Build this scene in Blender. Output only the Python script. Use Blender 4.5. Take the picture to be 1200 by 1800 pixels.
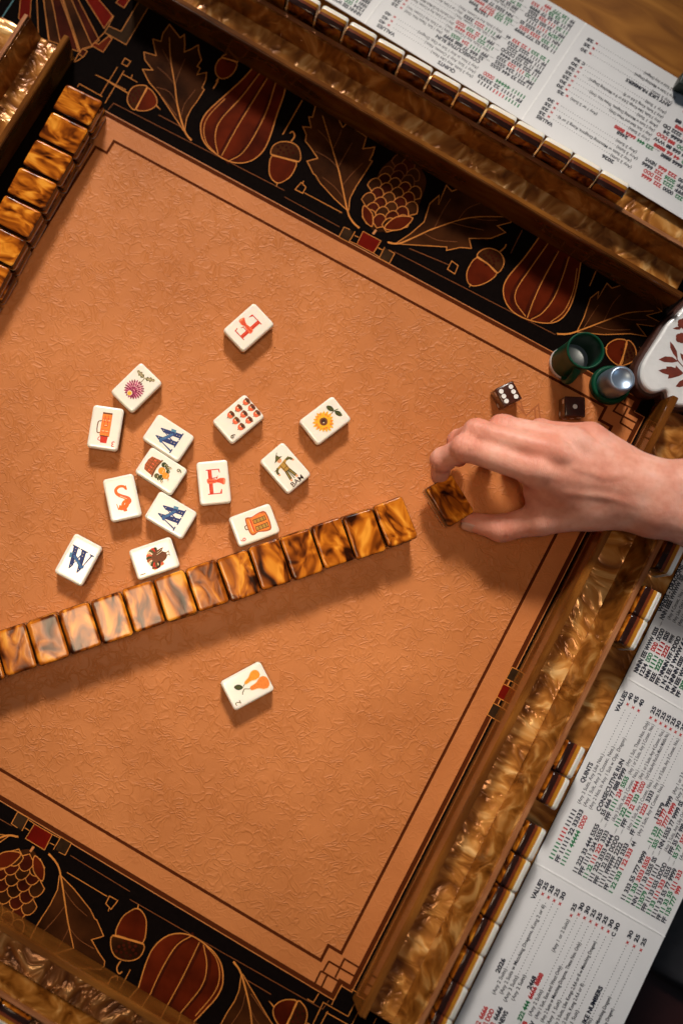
import bpy, bmesh, math, random
import numpy as np
from mathutils import Vector, Matrix, noise as mnoise

random.seed(7)
S = bpy.context.scene
COL = S.collection
for o in list(bpy.data.objects):
    bpy.data.objects.remove(o)

# ------------------------------------------------------------------ camera
CAM_R = np.array([[0.87022388, 0.492618, 0.00615719],
                  [-0.48662001, 0.85754352, 0.16679352],
                  [0.07688543, -0.14814391, 0.98597262]])
CAM_C = np.array([0.02324093, -0.05345894, 0.80589226])
CAM_F, CAM_X, CAM_Y = 1979.4809, 368.50727, 734.96665
cd = bpy.data.cameras.new('camera')
cam = bpy.data.objects.new('camera', cd)
COL.objects.link(cam)
m4 = Matrix.Identity(4)
for i in range(3):
    for j in range(3):
        m4[i][j] = CAM_R[j][i]
    m4[i][3] = CAM_C[i]
cam.matrix_world = m4
cd.sensor_fit = 'VERTICAL'
cd.sensor_height = 36.0
cd.sensor_width = 24.0
cd.lens = CAM_F / 1800.0 * 36.0
cd.shift_x = (600 - CAM_X) / 1800.0
cd.shift_y = (CAM_Y - 900) / 1800.0
cd.clip_start = 0.02
cd.clip_end = 30.0
cd.dof.use_dof = True
cd.dof.focus_distance = 0.795
cd.dof.aperture_fstop = 2.6
S.camera = cam

# ------------------------------------------------------------------ light
w = bpy.data.worlds.new('World'); S.world = w; w.use_nodes = True
w.node_tree.nodes['Background'].inputs[0].default_value = (0.75, 0.85, 1.0, 1)
w.node_tree.nodes['Background'].inputs[1].default_value = 0.032

def area_light(name, loc, target, sx, sy, power, color, spread=180):
    l = bpy.data.lights.new(name, 'AREA'); l.shape = 'RECTANGLE'
    l.size, l.size_y, l.energy, l.color = sx, sy, power, color
    l.spread = math.radians(spread)
    o = bpy.data.objects.new(name, l); COL.objects.link(o)
    o.location = loc
    o.rotation_euler = (Vector(target) - Vector(loc)).to_track_quat('-Z', 'Y').to_euler()
    return o
# daylight window beyond the top of the picture, a warm ceiling lamp, a cool window to the right
area_light('window_light', (-0.66, 1.25, 1.25), (0.02, 0.055, 0), 0.72, 0.60, 1.52, (1.0, 0.93, 0.84), 13)
area_light('ceiling_lamp', (-0.13, -0.14, 1.55), (-0.02, 0.03, 0), 0.46, 0.30, 0.34, (1.0, 0.74, 0.48), 24)
area_light('side_window_light', (1.75, 0.35, 0.75), (0.2, 0.1, 0.0), 0.6, 0.6, 2.3, (0.55, 0.78, 1.0))

S.view_settings.view_transform = 'Standard'
S.view_settings.look = 'None'
S.view_settings.exposure = 0.0
S.view_settings.gamma = 1.0
S.render.engine = 'CYCLES'

# ------------------------------------------------------------------ helpers
def at(px, py, z=0.0):
    """point of the place, at height z, that the photograph shows at (px, py)"""
    d = CAM_R.T @ np.array([(px - CAM_X) / CAM_F, -(py - CAM_Y) / CAM_F, -1.0])
    p = CAM_C + d * (z - CAM_C[2]) / d[2]
    return Vector(p)

def zm(ox, oy, s):
    return lambda x, y: (ox + x / s, oy + y / s)

def W2(f, pts, z=0.0):
    out = []
    for q in pts:
        p = at(*f(*q), z)
        out.append((p.x, p.y))
    return out

def link(name, data, parent=None):
    o = bpy.data.objects.new(name, data); COL.objects.link(o)
    if parent is not None: o.parent = parent
    return o

def tag(o, label=None, cat=None, group=None, kind=None):
    if label: o['label'] = label
    if cat: o['category'] = cat
    if group: o['group'] = group
    if kind: o['kind'] = kind
    return o

def empty(name, loc=(0, 0, 0), rot=(0, 0, 0)):
    o = link(name, None); o.location = loc; o.rotation_euler = rot
    o.empty_display_size = 0.01
    return o

def mesh_obj(name, verts, faces, mat, parent=None, smooth=False, mats=None, fmat=None):
    me = bpy.data.meshes.new(name)
    me.from_pydata([tuple(v) for v in verts], [], faces)
    for m in (mats or [mat]): me.materials.append(m)
    if fmat: me.polygons.foreach_set('material_index', fmat)
    if smooth: me.polygons.foreach_set('use_smooth', [True] * len(me.polygons))
    me.update()
    return link(name, me, parent)

# ---- materials
def nmat(name):
    m = bpy.data.materials.new(name); m.use_nodes = True
    nt = m.node_tree
    return m, nt, nt.nodes['Principled BSDF']

def simple(name, col, rough=0.5, metal=0.0, coat=0.0, var=0.06, vscale=300, spec=None, sss=0.0, bump=0.0, bscale=900):
    m, nt, b = nmat(name)
    b.inputs['Roughness'].default_value = rough
    b.inputs['Metallic'].default_value = metal
    b.inputs['Coat Weight'].default_value = coat
    b.inputs['Coat Roughness'].default_value = 0.08
    if spec is not None: b.inputs['Specular IOR Level'].default_value = spec
    if sss:
        b.inputs['Subsurface Weight'].default_value = sss
        b.inputs['Subsurface Radius'].default_value = (0.004, 0.002, 0.001)
        b.inputs['Subsurface Scale'].default_value = 1.0
    tc = nt.nodes.new('ShaderNodeTexCoord')
    n = nt.nodes.new('ShaderNodeTexNoise'); n.inputs['Scale'].default_value = vscale
    n.inputs['Detail'].default_value = 3
    nt.links.new(tc.outputs['Object'], n.inputs['Vector'])
    r = nt.nodes.new('ShaderNodeValToRGB')
    r.color_ramp.elements[0].position = 0.3; r.color_ramp.elements[1].position = 0.7
    r.color_ramp.elements[0].color = tuple(c * (1 - var) for c in col) + (1,)
    r.color_ramp.elements[1].color = tuple(min(1, c * (1 + var)) for c in col) + (1,)
    nt.links.new(n.outputs['Fac'], r.inputs['Fac'])
    nt.links.new(r.outputs['Color'], b.inputs['Base Color'])
    if bump:
        n2 = nt.nodes.new('ShaderNodeTexNoise'); n2.inputs['Scale'].default_value = bscale
        nt.links.new(tc.outputs['Object'], n2.inputs['Vector'])
        bp = nt.nodes.new('ShaderNodeBump'); bp.inputs['Strength'].default_value = bump
        bp.inputs['Distance'].default_value = 0.0005
        nt.links.new(n2.outputs['Fac'], bp.inputs['Height'])
        nt.links.new(bp.outputs['Normal'], b.inputs['Normal'])
    return m

def ramp(nt, stops):
    r = nt.nodes.new('ShaderNodeValToRGB')
    e = r.color_ramp.elements
    while len(e) < len(stops): e.new(0.5)
    for k, (p, c) in enumerate(stops):
        e[k].position = p; e[k].color = tuple(c) + (1,)
    return r

def swirl(name, stops, scale, stretch, rough, metal=0.0, dist=2.0, bump=0.0, coat=0.0, per_object=True, spec=0.5, coatr=0.05):
    """marbled acrylic: noise warped by noise, another one for every object"""
    m, nt, b = nmat(name)
    tc = nt.nodes.new('ShaderNodeTexCoord')
    mp = nt.nodes.new('ShaderNodeMapping'); mp.inputs['Scale'].default_value = stretch
    nt.links.new(tc.outputs['Object'], mp.inputs['Vector'])
    oi = nt.nodes.new('ShaderNodeObjectInfo')
    mul = nt.nodes.new('ShaderNodeMath'); mul.operation = 'MULTIPLY'; mul.inputs[1].default_value = 40.0 if per_object else 0.0
    nt.links.new(oi.outputs['Random'], mul.inputs[0])
    n1 = nt.nodes.new('ShaderNodeTexNoise'); n1.noise_dimensions = '4D'
    n1.inputs['Scale'].default_value = scale; n1.inputs['Detail'].default_value = 2.0
    n1.inputs['Distortion'].default_value = dist
    nt.links.new(mp.outputs['Vector'], n1.inputs['Vector']); nt.links.new(mul.outputs[0], n1.inputs['W'])
    n2 = nt.nodes.new('ShaderNodeTexNoise'); n2.noise_dimensions = '4D'
    n2.inputs['Scale'].default_value = scale * 2.3; n2.inputs['Detail'].default_value = 2.5
    n2.inputs['Distortion'].default_value = dist * 1.4
    nt.links.new(mp.outputs['Vector'], n2.inputs['Vector']); nt.links.new(mul.outputs[0], n2.inputs['W'])
    mx = nt.nodes.new('ShaderNodeMath'); mx.operation = 'MULTIPLY_ADD'
    mx.inputs[1].default_value = 0.45
    nt.links.new(n2.outputs['Fac'], mx.inputs[0])
    sc = nt.nodes.new('ShaderNodeMath'); sc.operation = 'MULTIPLY'; sc.inputs[1].default_value = 0.55
    nt.links.new(n1.outputs['Fac'], sc.inputs[0]); nt.links.new(sc.outputs[0], mx.inputs[2])
    r = ramp(nt, stops)
    nt.links.new(mx.outputs[0], r.inputs['Fac']); nt.links.new(r.outputs['Color'], b.inputs['Base Color'])
    b.inputs['Roughness'].default_value = rough; b.inputs['Metallic'].default_value = metal
    b.inputs['Coat Weight'].default_value = coat; b.inputs['Coat Roughness'].default_value = coatr
    b.inputs['Specular IOR Level'].default_value = spec
    if bump:
        bp = nt.nodes.new('ShaderNodeBump'); bp.inputs['Strength'].default_value = bump
        bp.inputs['Distance'].default_value = 0.004
        nt.links.new(mx.outputs[0], bp.inputs['Height']); nt.links.new(bp.outputs['Normal'], b.inputs['Normal'])
    return m

def tan_mat(name, col, strength):
    """embossed tan mat: meandering raised wrinkles"""
    m, nt, b = nmat(name)
    tc = nt.nodes.new('ShaderNodeTexCoord')
    wn = nt.nodes.new('ShaderNodeTexNoise'); wn.inputs['Scale'].default_value = 120; wn.inputs['Detail'].default_value = 0.6
    nt.links.new(tc.outputs['Object'], wn.inputs['Vector'])
    sub = nt.nodes.new('ShaderNodeVectorMath'); sub.operation = 'SUBTRACT'; sub.inputs[1].default_value = (0.5, 0.5, 0.5)
    nt.links.new(wn.outputs['Color'], sub.inputs[0])
    scl = nt.nodes.new('ShaderNodeVectorMath'); scl.operation = 'SCALE'; scl.inputs['Scale'].default_value = 0.014
    nt.links.new(sub.outputs[0], scl.inputs[0])
    add = nt.nodes.new('ShaderNodeVectorMath'); add.operation = 'ADD'
    nt.links.new(tc.outputs['Object'], add.inputs[0]); nt.links.new(scl.outputs[0], add.inputs[1])
    hs = []
    for k, (s, off) in enumerate(((165, 0.0), (240, 3.7))):
        mp = nt.nodes.new('ShaderNodeMapping'); mp.inputs['Location'].default_value = (off, off * 0.7, 0)
        nt.links.new(add.outputs[0], mp.inputs['Vector'])
        v = nt.nodes.new('ShaderNodeTexVoronoi'); v.feature = 'DISTANCE_TO_EDGE'; v.voronoi_dimensions = '2D'
        v.inputs['Scale'].default_value = s
        nt.links.new(mp.outputs['Vector'], v.inputs['Vector'])
        mr = nt.nodes.new('ShaderNodeMapRange'); mr.interpolation_type = 'SMOOTHSTEP'
        mr.inputs['From Min'].default_value = 0.0; mr.inputs['From Max'].default_value = 0.19
        mr.inputs['To Min'].default_value = 1.0; mr.inputs['To Max'].default_value = 0.0
        nt.links.new(v.outputs['Distance'], mr.inputs['Value'])
        mk = nt.nodes.new('ShaderNodeTexNoise'); mk.inputs['Scale'].default_value = 75 + 20 * k; mk.inputs['Detail'].default_value = 0
        nt.links.new(mp.outputs['Vector'], mk.inputs['Vector'])
        ms = nt.nodes.new('ShaderNodeMapRange'); ms.inputs['From Min'].default_value = 0.40; ms.inputs['From Max'].default_value = 0.62
        nt.links.new(mk.outputs['Fac'], ms.inputs['Value'])
        pr = nt.nodes.new('ShaderNodeMath'); pr.operation = 'MULTIPLY'
        nt.links.new(mr.outputs[0], pr.inputs[0]); nt.links.new(ms.outputs[0], pr.inputs[1])
        hs.append(pr)
    mx = nt.nodes.new('ShaderNodeMath'); mx.operation = 'MAXIMUM'
    nt.links.new(hs[0].outputs[0], mx.inputs[0]); nt.links.new(hs[1].outputs[0], mx.inputs[1])
    fn = nt.nodes.new('ShaderNodeTexNoise'); fn.inputs['Scale'].default_value = 1600; fn.inputs['Detail'].default_value = 2
    nt.links.new(tc.outputs['Object'], fn.inputs['Vector'])
    ad = nt.nodes.new('ShaderNodeMath'); ad.operation = 'MULTIPLY_ADD'; ad.inputs[1].default_value = 0.22
    nt.links.new(fn.outputs['Fac'], ad.inputs[0]); nt.links.new(mx.outputs[0], ad.inputs[2])
    bp = nt.nodes.new('ShaderNodeBump'); bp.inputs['Strength'].default_value = strength; bp.inputs['Distance'].default_value = 0.0009
    nt.links.new(ad.outputs[0], bp.inputs['Height']); nt.links.new(bp.outputs['Normal'], b.inputs['Normal'])
    ln = nt.nodes.new('ShaderNodeTexNoise'); ln.inputs['Scale'].default_value = 10; ln.inputs['Detail'].default_value = 9; ln.inputs['Roughness'].default_value = 0.65
    nt.links.new(tc.outputs['Object'], ln.inputs['Vector'])
    r = ramp(nt, [(0.34, [col[0] * 0.86, col[1] * 0.82, col[2] * 0.78]), (0.66, [col[0] * 1.10, col[1] * 1.13, col[2] * 1.2])])
    nt.links.new(ln.outputs['Fac'], r.inputs['Fac']); nt.links.new(r.outputs['Color'], b.inputs['Base Color'])
    b.inputs['Roughness'].default_value = 0.5
    b.inputs['Specular IOR Level'].default_value = 0.22
    return m

M = {}
TAN = (0.50, 0.168, 0.046)
M['tan'] = tan_mat('embossed_tan', TAN, 0.40)
M['tan_smooth'] = tan_mat('smooth_tan', (0.50, 0.165, 0.045), 0.18)
M['black'] = simple('mat_black', (0.004, 0.0022, 0.0018), 0.75, var=0.2, spec=0.02)
M['brown_line'] = simple('print_brown', (0.075, 0.015, 0.0035), 0.6, spec=0.02)
M['gold'] = simple('print_gold', (0.56, 0.19, 0.032), 0.6, var=0.15, vscale=60, spec=0.15)
M['gold_dim'] = simple('print_gold_dim', (0.20, 0.060, 0.016), 0.6, var=0.15, vscale=60, spec=0.1)
M['copper_line'] = simple('print_copper', (0.50, 0.16, 0.03), 0.5)
M['leaf_fill'] = simple('print_leaf', (0.036, 0.010, 0.0025), 0.55, var=0.6, vscale=45, spec=0.02)
M['olive_fill'] = simple('print_olive', (0.030, 0.014, 0.006), 0.55, var=0.5, vscale=60, spec=0.02)
M['squash_fill'] = simple('print_squash', (0.078, 0.0085, 0.0018), 0.55, var=0.5, vscale=40, spec=0.02)
M['squash_dark'] = simple('print_squash_dark', (0.045, 0.006, 0.002), 0.55, var=0.5, vscale=60, spec=0.02)
M['red_fill'] = simple('print_red', (0.13, 0.005, 0.002), 0.55, var=0.25, vscale=60, spec=0.02)
M['teal'] = simple('teal_stitch', (0.02, 0.16, 0.19), 0.5)

M['ivory'] = simple('tile_ivory', (0.86, 0.80, 0.70), 0.22, coat=0.35, var=0.02, vscale=120, sss=0.12, bump=0.04, bscale=180)
M['tile_amber'] = simple('tile_amber', (0.42, 0.17, 0.012), 0.2, coat=0.35, var=0.08, vscale=200)
M['tile_red'] = simple('tile_redbrown', (0.15, 0.028, 0.008), 0.2, coat=0.35, var=0.12, vscale=200)
M['tile_dark'] = simple('tile_dark', (0.020, 0.006, 0.004), 0.15, coat=0.35, var=0.2, vscale=200)
def pearl(name, stops, scale, stretch, rough, metal, bump, coat=0.4, spec=0.5):
    """pearlescent acrylic: silky folds from a twice warped noise"""
    m, nt, b = nmat(name)
    tc = nt.nodes.new('ShaderNodeTexCoord'); mp = nt.nodes.new('ShaderNodeMapping'); mp.inputs['Scale'].default_value = stretch
    nt.links.new(tc.outputs['Object'], mp.inputs['Vector'])
    oi = nt.nodes.new('ShaderNodeObjectInfo'); mul = nt.nodes.new('ShaderNodeMath'); mul.operation = 'MULTIPLY'; mul.inputs[1].default_value = 30
    nt.links.new(oi.outputs['Random'], mul.inputs[0])
    vec = mp.outputs['Vector']
    for k, (sc_k, amp) in enumerate(((scale * 0.55, 0.045), (scale * 1.3, 0.020))):
        n = nt.nodes.new('ShaderNodeTexNoise'); n.noise_dimensions = '4D'; n.inputs['Scale'].default_value = sc_k; n.inputs['Detail'].default_value = 0.8
        nt.links.new(vec, n.inputs['Vector']); nt.links.new(mul.outputs[0], n.inputs['W'])
        su = nt.nodes.new('ShaderNodeVectorMath'); su.operation = 'SUBTRACT'; su.inputs[1].default_value = (0.5, 0.5, 0.5)
        nt.links.new(n.outputs['Color'], su.inputs[0])
        ma = nt.nodes.new('ShaderNodeVectorMath'); ma.operation = 'MULTIPLY_ADD'; ma.inputs[1].default_value = (amp, amp, amp)
        nt.links.new(su.outputs[0], ma.inputs[0]); nt.links.new(vec, ma.inputs[2]); vec = ma.outputs[0]
    f = nt.nodes.new('ShaderNodeTexNoise'); f.noise_dimensions = '4D'; f.inputs['Scale'].default_value = scale * 1.6; f.inputs['Detail'].default_value = 2.2; f.inputs['Roughness'].default_value = 0.45
    nt.links.new(vec, f.inputs['Vector']); nt.links.new(mul.outputs[0], f.inputs['W'])
    r = ramp(nt, stops); nt.links.new(f.outputs['Fac'], r.inputs['Fac']); nt.links.new(r.outputs['Color'], b.inputs['Base Color'])
    bp = nt.nodes.new('ShaderNodeBump'); bp.inputs['Strength'].default_value = bump; bp.inputs['Distance'].default_value = 0.012
    nt.links.new(f.outputs['Fac'], bp.inputs['Height']); nt.links.new(bp.outputs['Normal'], b.inputs['Normal'])
    b.inputs['Roughness'].default_value = rough; b.inputs['Metallic'].default_value = metal
    b.inputs['Coat Weight'].default_value = coat; b.inputs['Coat Roughness'].default_value = 0.06; b.inputs['Specular IOR Level'].default_value = spec
    return m
M['tile_back'] = pearl('tile_back_marble', [(0.32, (0.020, 0.004, 0.0008)), (0.40, (0.12, 0.024, 0.0025)), (0.49, (0.34, 0.082, 0.006)), (0.57, (0.56, 0.165, 0.011)), (0.68, (0.78, 0.31, 0.032))], 58, (1.3, 0.75, 0.5), 0.15, 0.0, 0.015, 0.0, 0.17)
M['pearl'] = pearl('gold_pearl', [(0.28, (0.17, 0.050, 0.006)), (0.41, (0.31, 0.105, 0.015)), (0.50, (0.46, 0.172, 0.030)), (0.58, (0.64, 0.285, 0.066)), (0.70, (0.90, 0.54, 0.21))], 52, (1.3, 0.85, 1.0), 0.24, 0.2, 0.30)
M['acrylic'] = swirl('amber_acrylic', [(0.32, (0.045, 0.013, 0.0025)), (0.46, (0.13, 0.040, 0.006)), (0.58, (0.23, 0.080, 0.012)), (0.70, (0.36, 0.14, 0.026))],
                     16, (0.35, 1.5, 1.0), 0.14, 0.0, 1.2, 0.05, 0.2)
M['wall'] = pearl('shaded_pearl_wall', [(0.30, (0.13, 0.036, 0.004)), (0.42, (0.24, 0.076, 0.010)), (0.54, (0.38, 0.138, 0.022)), (0.68, (0.66, 0.34, 0.10))], 48, (1.3, 0.85, 1.0), 0.22, 0.15, 0.28)  # gold pearl again, darker and warmer: the slope's shade is put into the colour
M['copper'] = swirl('copper_edge', [(0.3, (0.20, 0.06, 0.02)), (0.5, (0.42, 0.16, 0.06)), (0.7, (0.62, 0.28, 0.13))],
                    40, (0.3, 2, 1), 0.28, 0.35, 1.0, 0.1, 0.3)

# ---- flat print collector
def catmull(pts, n=6, closed=False):
    P = [np.array(p, float) for p in pts]
    if len(P) < 3: return [tuple(p) for p in P]
    out = []
    N = len(P)
    rng = range(N if closed else N - 1)
    for i in rng:
        p1, p2 = P[i], P[(i + 1) % N]
        p0 = P[i - 1] if (i > 0 or closed) else 2 * p1 - p2
        p3 = P[(i + 2) % N] if (i + 2 < N or closed) else 2 * p2 - p1
        for k in range(n):
            t = k / n
            out.append(tuple(0.5 * ((2 * p1) + (-p0 + p2) * t + (2 * p0 - 5 * p1 + 4 * p2 - p3) * t * t + (-p0 + 3 * p1 - 3 * p2 + p3) * t ** 3)))
    if not closed: out.append(tuple(P[-1]))
    return out

TEXTQ = []
class Print:
    """flat printed shapes, each a hair above the last, one mesh with a slot per ink"""
    def __init__(self, z=0.0, step=1.2e-5):
        self.v, self.f, self.m, self.mats, self.z, self.step = [], [], [], [], z, step
    def _mi(self, m):
        m = M[m] if isinstance(m, str) else m
        if m not in self.mats: self.mats.append(m)
        return self.mats.index(m)
    def poly(self, pts, m, smooth=0):
        if smooth: pts = catmull(pts, smooth, True)
        i = len(self.v); self.z += self.step
        self.v += [(x, y, self.z) for x, y in pts]
        self.f.append(list(range(i, i + len(pts)))); self.m.append(self._mi(m))
    def disc(self, x, y, r, m, n=20, ry=None, rot=0):
        ry = ry or r; c, s = math.cos(rot), math.sin(rot)
        self.poly([(x + c * r * math.cos(t) - s * ry * math.sin(t), y + s * r * math.cos(t) + c * ry * math.sin(t))
                   for t in [2 * math.pi * k / n for k in range(n)]], m)
    def line(self, pts, wd, m, closed=False, smooth=0, taper=None):
        if smooth: pts = catmull(pts, smooth, closed)
        P = [np.array(p, float) for p in pts]; N = len(P)
        if N < 2: return
        self.z += self.step; i0 = len(self.v); mi = self._mi(m)
        for i in range(N):
            a = P[i - 1] if (i > 0 or closed) else P[i]
            b = P[(i + 1) % N] if (i < N - 1 or closed) else P[i]
            d1 = P[i] - a; d2 = b - P[i]
            l1, l2 = np.linalg.norm(d1), np.linalg.norm(d2)
            d1 = d1 / l1 if l1 > 1e-12 else d2 / max(l2, 1e-12)
            d2 = d2 / l2 if l2 > 1e-12 else d1
            n1 = np.array([-d1[1], d1[0]]); n2 = np.array([-d2[1], d2[0]])
            nn = n1 + n2; L = np.linalg.norm(nn)
            nn = n1 if L < 1e-6 else nn / L
            k = 1 / max(0.45, float(nn @ n1))
            ww = wd * 0.5 * k
            if taper: ww *= taper[0] + (taper[1] - taper[0]) * i / (N - 1)
            self.v.append((P[i][0] + nn[0] * ww, P[i][1] + nn[1] * ww, self.z))
            self.v.append((P[i][0] - nn[0] * ww, P[i][1] - nn[1] * ww, self.z))
        for i in range(N - 1 if not closed else N):
            a, b = i0 + 2 * i, i0 + 2 * ((i + 1) % N)
            self.f.append([a, a + 1, b + 1, b]); self.m.append(mi)
    def text(self, s, x, y, h, m, x1=None, rot=0, align='L', bold=0.0, wide=1.0):
        """text with cap height h; x1 = where its right end shall be"""
        cu = bpy.data.curves.new('t', 'FONT'); cu.body = s; cu.size = 1.0; cu.offset = bold
        cu.resolution_u = 3
        o = bpy.data.objects.new('t', cu); COL.objects.link(o)
        self.z += self.step
        TEXTQ.append((self, o, x, y, h, self._mi(m), x1, rot, align, self.z, wide))
    def build(self, name, parent=None):
        return (self, name, parent)

PENDING = []
def later(pr, name, parent, matrix=None):
    PENDING.append((pr, name, parent))

def flush_prints():
    """turn queued lettering into mesh and build every print"""
    dg = bpy.context.evaluated_depsgraph_get(); dg.update()
    for pr, o, x, y, h, mi, x1, rot, align, z, wide in TEXTQ:
        me = o.evaluated_get(dg).to_mesh()
        if len(me.vertices):
            co = np.array([v.co[:2] for v in me.vertices])
            sc = h / 0.69
            wid = co[:, 0].max() - co[:, 0].min()
            sx = sc * wide if x1 is None else (x1 - x) / wid
            X = (co[:, 0] - co[:, 0].min()) * sx; Y = co[:, 1] * sc
            if align == 'C': X -= X.max() / 2
            if align == 'R': X -= X.max()
            c, s_ = math.cos(rot), math.sin(rot)
            i0 = len(pr.v)
            pr.v += [(x + c * a - s_ * b, y + s_ * a + c * b, z) for a, b in zip(X, Y)]
            for p in me.polygons:
                f = [i0 + k for k in p.vertices]
                pr.f.append(f); pr.m.append(mi)
        o.evaluated_get(dg).to_mesh_clear()
        cu = o.data
        bpy.data.objects.remove(o); bpy.data.curves.remove(cu)
    for pr, name, parent in PENDING:
        if not pr.f: continue
        o = mesh_obj(name, pr.v, pr.f, None, parent, mats=pr.mats, fmat=pr.m)
        bm = bmesh.new(); bm.from_mesh(o.data)
        for f in bm.faces:
            f.normal_update()
            if f.normal.z < 0: f.normal_flip()
        bm.to_mesh(o.data); bm.free()

def box_bm(bm, x0, x1, y0, y1, z0, z1, bev=0.0):
    vs = [bm.verts.new((x, y, z)) for z in (z0, z1) for y in (y0, y1) for x in (x0, x1)]
    fs = [bm.faces.new([vs[i] for i in q]) for q in ((0, 2, 3, 1), (4, 5, 7, 6), (0, 1, 5, 4), (2, 6, 7, 3), (0, 4, 6, 2), (1, 3, 7, 5))]
    if bev:
        es = list({e for f in fs for e in f.edges})
        bmesh.ops.bevel(bm, geom=es, offset=bev, segments=3, affect='EDGES', profile=0.5)
    return fs

def box(name, x0, x1, y0, y1, z0, z1, mat, parent=None, bev=0.0, smooth=False):
    bm = bmesh.new(); box_bm(bm, x0, x1, y0, y1, z0, z1, bev)
    me = bpy.data.meshes.new(name); bm.to_mesh(me); bm.free()
    me.materials.append(mat)
    if smooth: me.polygons.foreach_set('use_smooth', [True] * len(me.polygons))
    return link(name, me, parent)

def profile(name, pts, x0, x1, mat, parent=None, bev=0.0004):
    """prism of the closed (y, z) outline along x"""
    bm = bmesh.new()
    a = [bm.verts.new((x0, y, z)) for y, z in pts]; b = [bm.verts.new((x1, y, z)) for y, z in pts]
    n = len(pts)
    bm.faces.new(a); bm.faces.new(b[::-1])
    for i in range(n): bm.faces.new([a[i], b[i], b[(i + 1) % n], a[(i + 1) % n]])
    bmesh.ops.recalc_face_normals(bm, faces=bm.faces)
    if bev: bmesh.ops.bevel(bm, geom=list(bm.edges), offset=bev, segments=2, affect='EDGES')
    me = bpy.data.meshes.new(name); bm.to_mesh(me); bm.free(); me.materials.append(mat)
    return link(name, me, parent)

def lathe(name, prof, mat, parent=None, n=48, loc=(0, 0, 0)):
    vs, fs = [], []
    for r, z in prof:
        for k in range(n):
            t = 2 * math.pi * k / n
            vs.append((r * math.cos(t), r * math.sin(t), z))
    for i in range(len(prof) - 1):
        for k in range(n):
            k2 = (k + 1) % n
            fs.append([i * n + k, i * n + k2, (i + 1) * n + k2, (i + 1) * n + k])
    o = mesh_obj(name, vs, fs, mat, parent, smooth=True); o.location = loc
    return o

# ------------------------------------------------------------------ setting: table, mat
def wood_mat():
    m, nt, b = nmat('oiled_wood')
    tc = nt.nodes.new('ShaderNodeTexCoord'); mp = nt.nodes.new('ShaderNodeMapping')
    mp.inputs['Scale'].default_value = (3, 18, 3); mp.inputs['Rotation'].default_value = (0, 0, 0.15)
    nt.links.new(tc.outputs['Object'], mp.inputs['Vector'])
    n = nt.nodes.new('ShaderNodeTexNoise'); n.inputs['Scale'].default_value = 3.0; n.inputs['Detail'].default_value = 8; n.inputs['Distortion'].default_value = 1.5
    nt.links.new(mp.outputs['Vector'], n.inputs['Vector'])
    r = ramp(nt, [(0.3, (0.20, 0.065, 0.008)), (0.5, (0.33, 0.12, 0.016)), (0.7, (0.46, 0.18, 0.028))])
    nt.links.new(n.outputs['Fac'], r.inputs['Fac']); nt.links.new(r.outputs['Color'], b.inputs['Base Color'])
    b.inputs['Roughness'].default_value = 0.5; b.inputs['Specular IOR Level'].default_value = 0.15
    return m
M['wood'] = wood_mat()
t = box('table_top', -0.62, 0.402, -0.62, 0.75, -0.035, -0.0032, M['wood'], bev=0.003)
tag(t, 'honey brown wooden table top under the game mat', 'table')
M['floor'] = simple('floor_dark', (0.05, 0.035, 0.03), 0.6, var=0.3, vscale=4)
fl = box('floor', -3, 3, -3, 3, -0.78, -0.75, M['floor']); tag(fl, kind='structure')

matb = box('game_mat', -0.342, 0.342, -0.342, 0.342, -0.003, 0.0, M['black'], bev=0.0008)
tag(matb, 'black and tan autumn patterned playing mat with embossed centre', 'mat')
A = 0.235
def ring_poly(pr, outer, inner, m):
    # ring between two outlines with equal point count
    n = len(outer)
    for i in range(n):
        j = (i + 1) % n
        pr.z -= pr.step
        pr.poly([outer[i], outer[j], inner[j], inner[i]], m)
    pr.z += pr.step
def notched(h, a, b):
    """square of half side h with its corners stepped in by a and b"""
    return [(-h + a, -h), (h - a, -h), (h - a, -h + b), (h, -h + b), (h, h - b), (h - a, h - b), (h - a, h), (-h + a, h), (-h + a, h - b), (-h, h - b), (-h, -h + b), (-h + a, -h + b)]
OUT = notched(A, 0.008, 0.0105)
OUTL = notched(A - 0.0006, 0.008, 0.0105)
BAND = notched(A - 0.0038, 0.008, 0.0105)
INN = notched(A - 0.0170, 0.0098, 0.0108)
INN2 = notched(A - 0.0191, 0.0098, 0.0108)
pr = Print(0.00004); ring_poly(pr, OUT, OUTL, 'copper_line'); later(pr, 'copper_edge_line', matb)
pr = Print(0.00005); ring_poly(pr, OUTL, BAND, 'brown_line'); later(pr, 'brown_edge_band', matb)
pr = Print(0.00006); ring_poly(pr, BAND, INN, 'tan_smooth'); later(pr, 'tan_border', matb)
pr = Print(0.00007); ring_poly(pr, INN, INN2, 'brown_line'); later(pr, 'brown_inner_line', matb)
pr = Print(0.00008); pr.poly(INN2, 'tan'); later(pr, 'embossed_centre_panel', matb)
pr = Print(0.0001)
for s0, s1 in (((-0.333, -0.333), (0.333, -0.333)), ((0.333, -0.333), (0.333, 0.333)), ((0.333, 0.333), (-0.333, 0.333)), ((-0.333, 0.333), (-0.333, -0.333))):
    pr.line([s0, s1], 0.0008, 'teal')
later(pr, 'edge_stitching', matb)

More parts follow.
